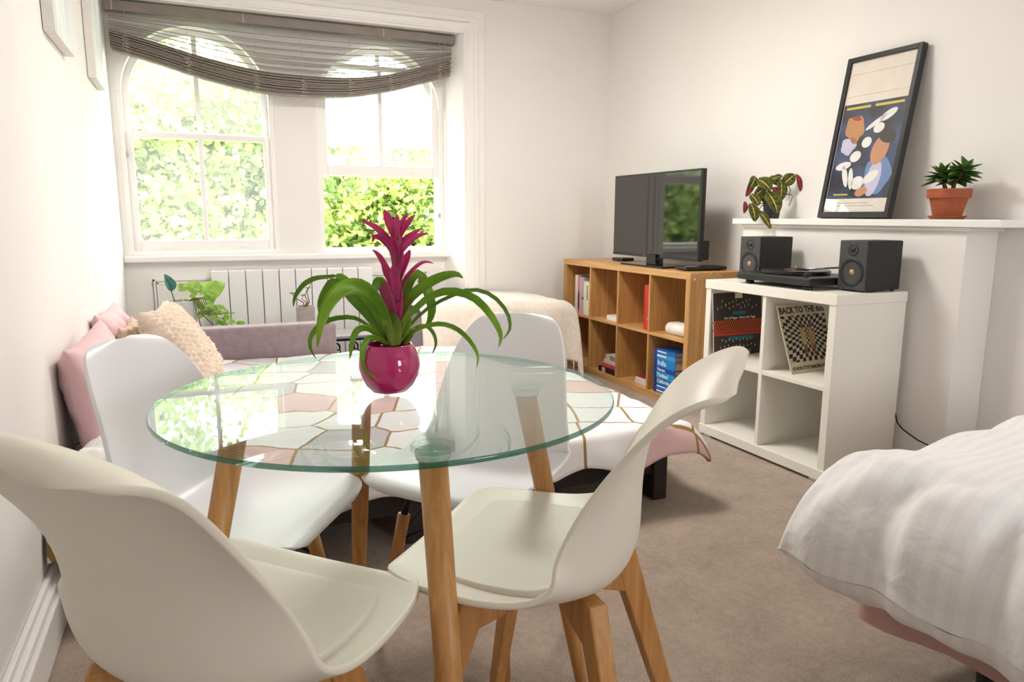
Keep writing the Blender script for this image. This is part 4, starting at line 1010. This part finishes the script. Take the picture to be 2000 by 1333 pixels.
def maranta(p0, p1, wpx, mats, d0, d1, phi=.2, bend=.12):
    n = 15; rows = []; b = MB()
    A = at(*p0, depth=MD+d0); B = at(*p1, depth=MD+d1); tg = (B-A).normalized(); ip = tg.cross(CF).normalized(); dp = ip.cross(tg).normalized()
    side = ip*math.cos(phi)+dp*math.sin(phi); nr = tg.cross(side)
    if nr.dot(CF) > 0: nr = -nr
    for i in range(n):
        t = i/(n-1); wd = wpx*.58*MD/CAM_F*(math.sin(PI*min(t*.94+.04, 1)))**.65; c = A+(B-A)*t+nr*(bend*(B-A).length*math.sin(PI*t))
        rows.append([c+side*(wd*s)+nr*(wd*.18*abs(s)-.0)-MP for s in (-1, -.6, -.3, -.09, .09, .3, .6, 1)])
    for i in range(n-1):
        for j in range(7):
            mi = 1 if j == 3 else (2 if (j in (2, 4) and i % 3 != 1) or (j in (1, 5) and i % 3 == 0) else 0)
            if j in (1, 2, 4, 5) and i % 3 == 1 and j in (2, 4): mi = 0
            b.add([rows[i][j], rows[i][j+1], rows[i+1][j+1], rows[i+1][j]], [(0, 1, 2, 3)], mi)
    b.build('leaf', mats, mr, smooth=True, solid=.0008)
for a in (((1471, 345), (1457, 384), 13, MRED, -.02, -.04), ((1475, 345), (1464, 368), 17, MG, -.03, -.05), ((1480, 350), (1506, 372), 25, MG, -.05, -.07), ((1494, 366), (1473, 382), 18, MG, -.04, -.06),
          ((1497, 374), (1519, 417), 28, MG, -.05, -.08), ((1524, 350), (1523, 394), 20, MG, -.02, -.03), ((1529, 362), (1552, 341), 21, MG, -.02, -.04), ((1556, 341), (1563, 374), 11, MRED, -.03, -.04),
          ((1466, 398), (1474, 433), 20, MG, -.07, -.10), ((1480, 412), (1505, 447), 15, MG, -.08, -.12), ((1466, 380), (1482, 402), 19, MG, -.06, -.08), ((1455, 394), (1453, 417), 9, MRED, -.06, -.08),
          ((1508, 350), (1528, 344), 10, MG, -.01, -.02), ((1510, 366), (1518, 378), 12, MRED, -.04, -.05), ((1484, 378), (1496, 398), 15, MG, -.02, -.04), ((1504, 345), (1520, 362), 17, MG, .0, -.01)): maranta(*a)
for pts in (((1500, 398), (1520, 380), (1545, 380), (1548, 385), (1541, 402)), ((1500, 398), (1512, 370), (1530, 361)), ((1500, 398), (1485, 380), (1474, 346)), ((1500, 398), (1478, 398), (1466, 398)), ((1540, 380), (1544, 372), (1540, 362)), ((1552, 342), (1556, 341)), ((1500, 398), (1488, 402), (1480, 412))):
    part('stem', mr, M['woody'], lambda b: b.tube([at(u, v, depth=MD-.02)-MP for u, v in pts], .0022, 6), smooth=True)

tp = thing('jade_plant', 'green jade plant in a terracotta pot and saucer on the mantel', 'potted plant', (2.75, 1.988, MZ))
part('saucer', tp, M['terracotta'], lambda b: b.lathe([(0, 0), (.058, 0), (.071, .014), (.068, .0145), (.055, .005), (0, .005)], 40), smooth=False)
part('pot', tp, M['terracotta'], lambda b: b.lathe([(0, .006), (.050, .006), (.068, .083), (.077, .083), (.078, .087), (.079, .117), (.072, .119), (.070, .10), (0, .10)], 44), smooth=False)
part('soil', tp, M['soil'], lambda b: b.lathe([(0, .114), (.03, .116), (.071, .108)], 24), smooth=True)
M['jade'] = leaf_mat('jade_leaf', (58, 92, 34), (112, 148, 72), .4, .12, 30)
jl = leaf_mesh('jade_leaf', M['jade'], 0.074, .017, bend=.12, cup=.3, th=.005)
rj = random.Random(5)
for base, tip, nl in (((0, .014, .11), (-.005, .034, .176), 26), ((0, -.012, .11), (.0, -.028, .172), 24), ((0, -.012, .135), (-.01, -.060, .190), 18)):
    A = Vector(base); B = Vector(tip)
    part('stem', tp, M['woody'], lambda b: b.tube([A, (A+B)/2+Vector((0, .002, 0)), B], [.0085, .0075, .006], 10), smooth=True)
    for k in range(nl):
        t = k/nl; a = k*2.4+rj.uniform(-.2, .2); el = -.25+1.5*t**1.3
        p = A.lerp(B, .72+.4*t)
        put_leaf(tp, jl, p, (math.cos(a)*math.cos(el), math.sin(a)*math.cos(el), math.sin(el)), (0, 0, 1), (1.1-.45*t)*rj.uniform(.85, 1.1))

# ================================================================== BED
bd = thing('bed', 'divan bed with a dusty pink sheet under the white duvet', 'bed', (1.165, 1.175, 0), math.radians(6))
def stripes():
    m, nt, out = new_mat('striped_cotton_sateen'); Lk = nt.links.new
    b = nd(nt, 'BsdfPrincipled', Roughness=.8); b.inputs['Sheen Weight'].default_value = .15; Lk(b.outputs[0], out.inputs[0])
    tc = nd(nt, 'TexCoord'); wv = nd(nt, 'TexWave', Scale=9.5, Distortion=.25); wv.bands_direction = 'Y'; wv.inputs['Detail Scale'].default_value = .6; Lk(tc.outputs['Object'], wv.inputs['Vector'])
    cr = nd(nt, 'ValToRGB'); cr.color_ramp.elements[0].position = .42; cr.color_ramp.elements[1].position = .58; cr.color_ramp.elements[0].color = lin((238, 237, 238)); cr.color_ramp.elements[1].color = lin((243, 242, 242)); Lk(wv.outputs['Fac'], cr.inputs[0]); Lk(cr.outputs[0], b.inputs['Base Color'])
    n = nd(nt, 'TexNoise', Scale=240, Detail=3); Lk(tc.outputs['Object'], n.inputs['Vector']); n2 = nd(nt, 'TexNoise', Scale=9, Detail=3, Distortion=.35); Lk(tc.outputs['Object'], n2.inputs['Vector'])
    bp = nd(nt, 'Bump', Strength=.08, Distance=.002); Lk(n.outputs[0], bp.inputs['Height']); bp2 = nd(nt, 'Bump', Strength=.55, Distance=.02); Lk(n2.outputs[0], bp2.inputs['Height']); Lk(bp.outputs[0], bp2.inputs['Normal']); Lk(bp2.outputs[0], b.inputs['Normal'])
    return m
BW, BLn = 1.50, 1.85
def matt(b):
    rows = []; n = 60
    for zi in range(7):
        z = .15+.25*zi/6; row = []
        def pt(x, y): row.append((x+.012*fbm(x*3, y*3, z*4, 2)+.01*math.sin(y*14), y+.01*fbm(x*4, y*4, z*3+9, 2), z+(.012*fbm(x, y, 2, 4) if zi == 0 else 0)))
        for i in range(n): pt(.20, -.09-(BLn-.2)*i/n)
        for i in range(n): pt(.20+(BW-.25)*i/n, -.09-(BLn-.2))
        for i in range(n): pt(.20+(BW-.25), -.09-(BLn-.2)*(1-i/n))
        for i in range(n): pt(.20+(BW-.25)*(1-i/n), -.09)
        rows.append(row)
    b.grid(rows, closed=True); b.f.append(list(range(len(b.v)-4*n, len(b.v)))); b.m.append(0)
part('sheeted_mattress', bd, M['pink_sheet'], matt, smooth=True)
for x in (.32, BW-.15):
    for y in (-.32, -BLn+.25): part('leg', bd, M['dark_frame'], lambda b: b.tube([(x, y, 0), (x, y, .17)], [.02, .026], 14))
def duvet(b):
    n = 130
    for side in (1, -1):
        rows = []
        for i in range(n+1):
            row = []
            for j in range(n+1):
                a = i/n; c = j/n; a = a*a*(3-2*a)*.5+a*.5; c = c*c*(3-2*c)*.5+c*.5
                x = BW*a; y = -BLn*c
                def e(d, r): d = min(d/r, 1); return (1-(1-d)**2.6)**.42
                h = e(x, .24)*e(-y, .26)*e(BW-x, .25)*e(BLn+y, .25)
                edge = max(0, 1-min(x, -y, BW-x, BLn+y)/.40)
                fold = (math.sin(y*31+4*fbm(x, y, 0, 1.5)+x*6)+.6*math.sin(y*57+3*fbm(x, y, 8, 2)-x*9))*math.exp(-((x-.05)/.15)**2)*(.5+.5*min(max(-y-.1, 0)/.4, 1))
                fold2 = math.sin(x*15+2.5*fbm(x, y, 4, 1.5))*math.exp(-((-y-.05)/.15)**2)
                if side > 0:
                    z = .335+.235*h+.018*fbm(x, y, 0, 1.8)*h+.016*abs(fbm(x*1.2, y*1.2, 7, 5))*(.35+h*.6)
                    z += (.015*fold+.010*fold2)*min(h*1.8, 1)
                else: z = .335-.06*min(h*1.3, 1)
                px = x - .05*fbm(y*1.3, 2, 0, 1.4)*edge - .010*fold*edge
                py = y + .035*fbm(x*1.3, 5, 0, 1.4)*edge
                cf = (max(0, 1-x/.3)*max(0, 1+y/.3))**1.5; px += .025*cf-.02*edge; py -= .02*cf
                drop = .045*fbm(y*2.2, x*2.2, 3, 1.2)*edge
                row.append((px, py, z+drop))
            rows.append(row)
        b.grid(rows)
dv = MB(); duvet(dv)
dvo = dv.build('duvet', stripes(), None, smooth=True, sub=1); dvo.location = (1.165, 1.175, 0); dvo.rotation_euler = (0, 0, math.radians(6))
tag(dvo, 'puffy white duvet with woven stripes spread over the bed', 'duvet')

# ================================================================== LEFT WALL CANVASES
def canvas(label, y0, y1, z0, z1, ca, cb):
    o = thing('wall_canvas', label, 'canvas', (XL, (y0+y1)/2, z0), 0, 'canvases on the left wall')
    h = (y1-y0)/2; boxpart('stretcher', o, M['paper'], (.002, .034, -h, h, 0, z1-z0), .002)
    boxpart('painted_face', o, mat('pale_paint', ca, .6, 0, 5, col2=cb, stretch=(1, 6, .7)), (.034, .0352, -h+.001, h-.001, .001, z1-z0-.001), 0)
canvas('small pale abstract canvas on the left wall, nearer the camera', 2.90, 3.33, 1.665, 2.2, (240, 240, 236), (196, 206, 204))
canvas('small pale abstract canvas on the left wall, nearer the window', 4.02, 4.42, 1.705, 2.24, (244, 244, 240), (206, 216, 216))

# ================================================================== OUTDOORS
gm = mat('lawn', (96, 120, 60), .95, .15, 3)
struct('ground', gm, lambda b: b.box(-40, 40, 5.8, 70, -3.3, -3.2))
import random as _r
def tree(name, label, c, r, n, seed, ca, cb, th_=.22):
    rg = _r.Random(seed); o = thing(name, label, 'tree', (c[0], c[1], -3.2), 0, 'trees outside the window')
    hz = c[2]+3.2
    part('trunk', o, M['bark'], lambda b: b.tube([(0, 0, 0), (.06, .05, hz*.4), (-.05, .02, hz*.75), (.05, 0, hz*1.05)], [th_, th_*.8, th_*.6, th_*.25], 10), smooth=True)
    for k in range(7):
        a = k*.9+seed; part('branch', o, M['bark'], lambda b: b.tube([(0, 0, hz*(.55+.05*k)), (r[0]*.35*math.cos(a), r[1]*.35*math.sin(a), hz*(.62+.05*k)), (r[0]*.8*math.cos(a), r[1]*.8*math.sin(a), hz*(.7+.06*k))], [.07, .045, .015], 6), smooth=True)
    b = MB(); cl = [(rg.gauss(0, .55), rg.gauss(0, .55), rg.gauss(0, .55)) for _ in range(46)]
    for _ in range(n):
        q = cl[rg.randrange(len(cl))]
        p = Vector(((q[0]+rg.gauss(0, .17))*r[0], (q[1]+rg.gauss(0, .17))*r[1], hz+(q[2]+rg.gauss(0, .17))*r[2]))
        L_ = rg.uniform(.07, .15); d = Vector((rg.gauss(0, 1), rg.gauss(0, 1), rg.gauss(0, .7)-.3)).normalized(); s = d.cross(Vector((rg.gauss(0, 1), rg.gauss(0, 1), rg.gauss(0, 1)))).normalized()
        m = p+d*L_*.5
        b.v += [tuple(p), tuple(m+s*L_*.32), tuple(p+d*L_), tuple(m-s*L_*.32)]; k = len(b.v); b.f.append([k-4, k-3, k-2, k-1]); b.m.append(0)
    me = bpy.data.meshes.new('foliage'); me.from_pydata(b.v, [], b.f); me.materials.append(leaf_mat('tree_leaf', ca, cb, .5, .45, 2.2))
    f = link('foliage', me, o); f['kind'] = 'stuff'
TR_ = [('maple_tree', 'broad yellow green tree filling the left sash window', (-.75, 9.3, 1.35), (1.5, 1.1, 1.5), 30000, 1, (92, 120, 54), (168, 186, 110)),
       ('maple_tree', 'light green tree behind the wide white pier between the windows', (1.1, 10.4, 1.5), (1.4, 1.0, 1.4), 26000, 2, (92, 120, 60), (164, 184, 116)),
       ('lime_tree', 'bushy green tree seen under the raised right sash', (2.35, 9.0, .25), (1.2, .9, .95), 20000, 3, (84, 116, 44), (166, 184, 98)),
       ('lime_tree', 'deep green tree left of the windows, mirrored in the television screen', (-3.4, 9.8, 1.1), (1.6, 1.1, 1.5), 18000, 4, (90, 128, 40), (168, 192, 76))]
for a in TR_: tree(*a)
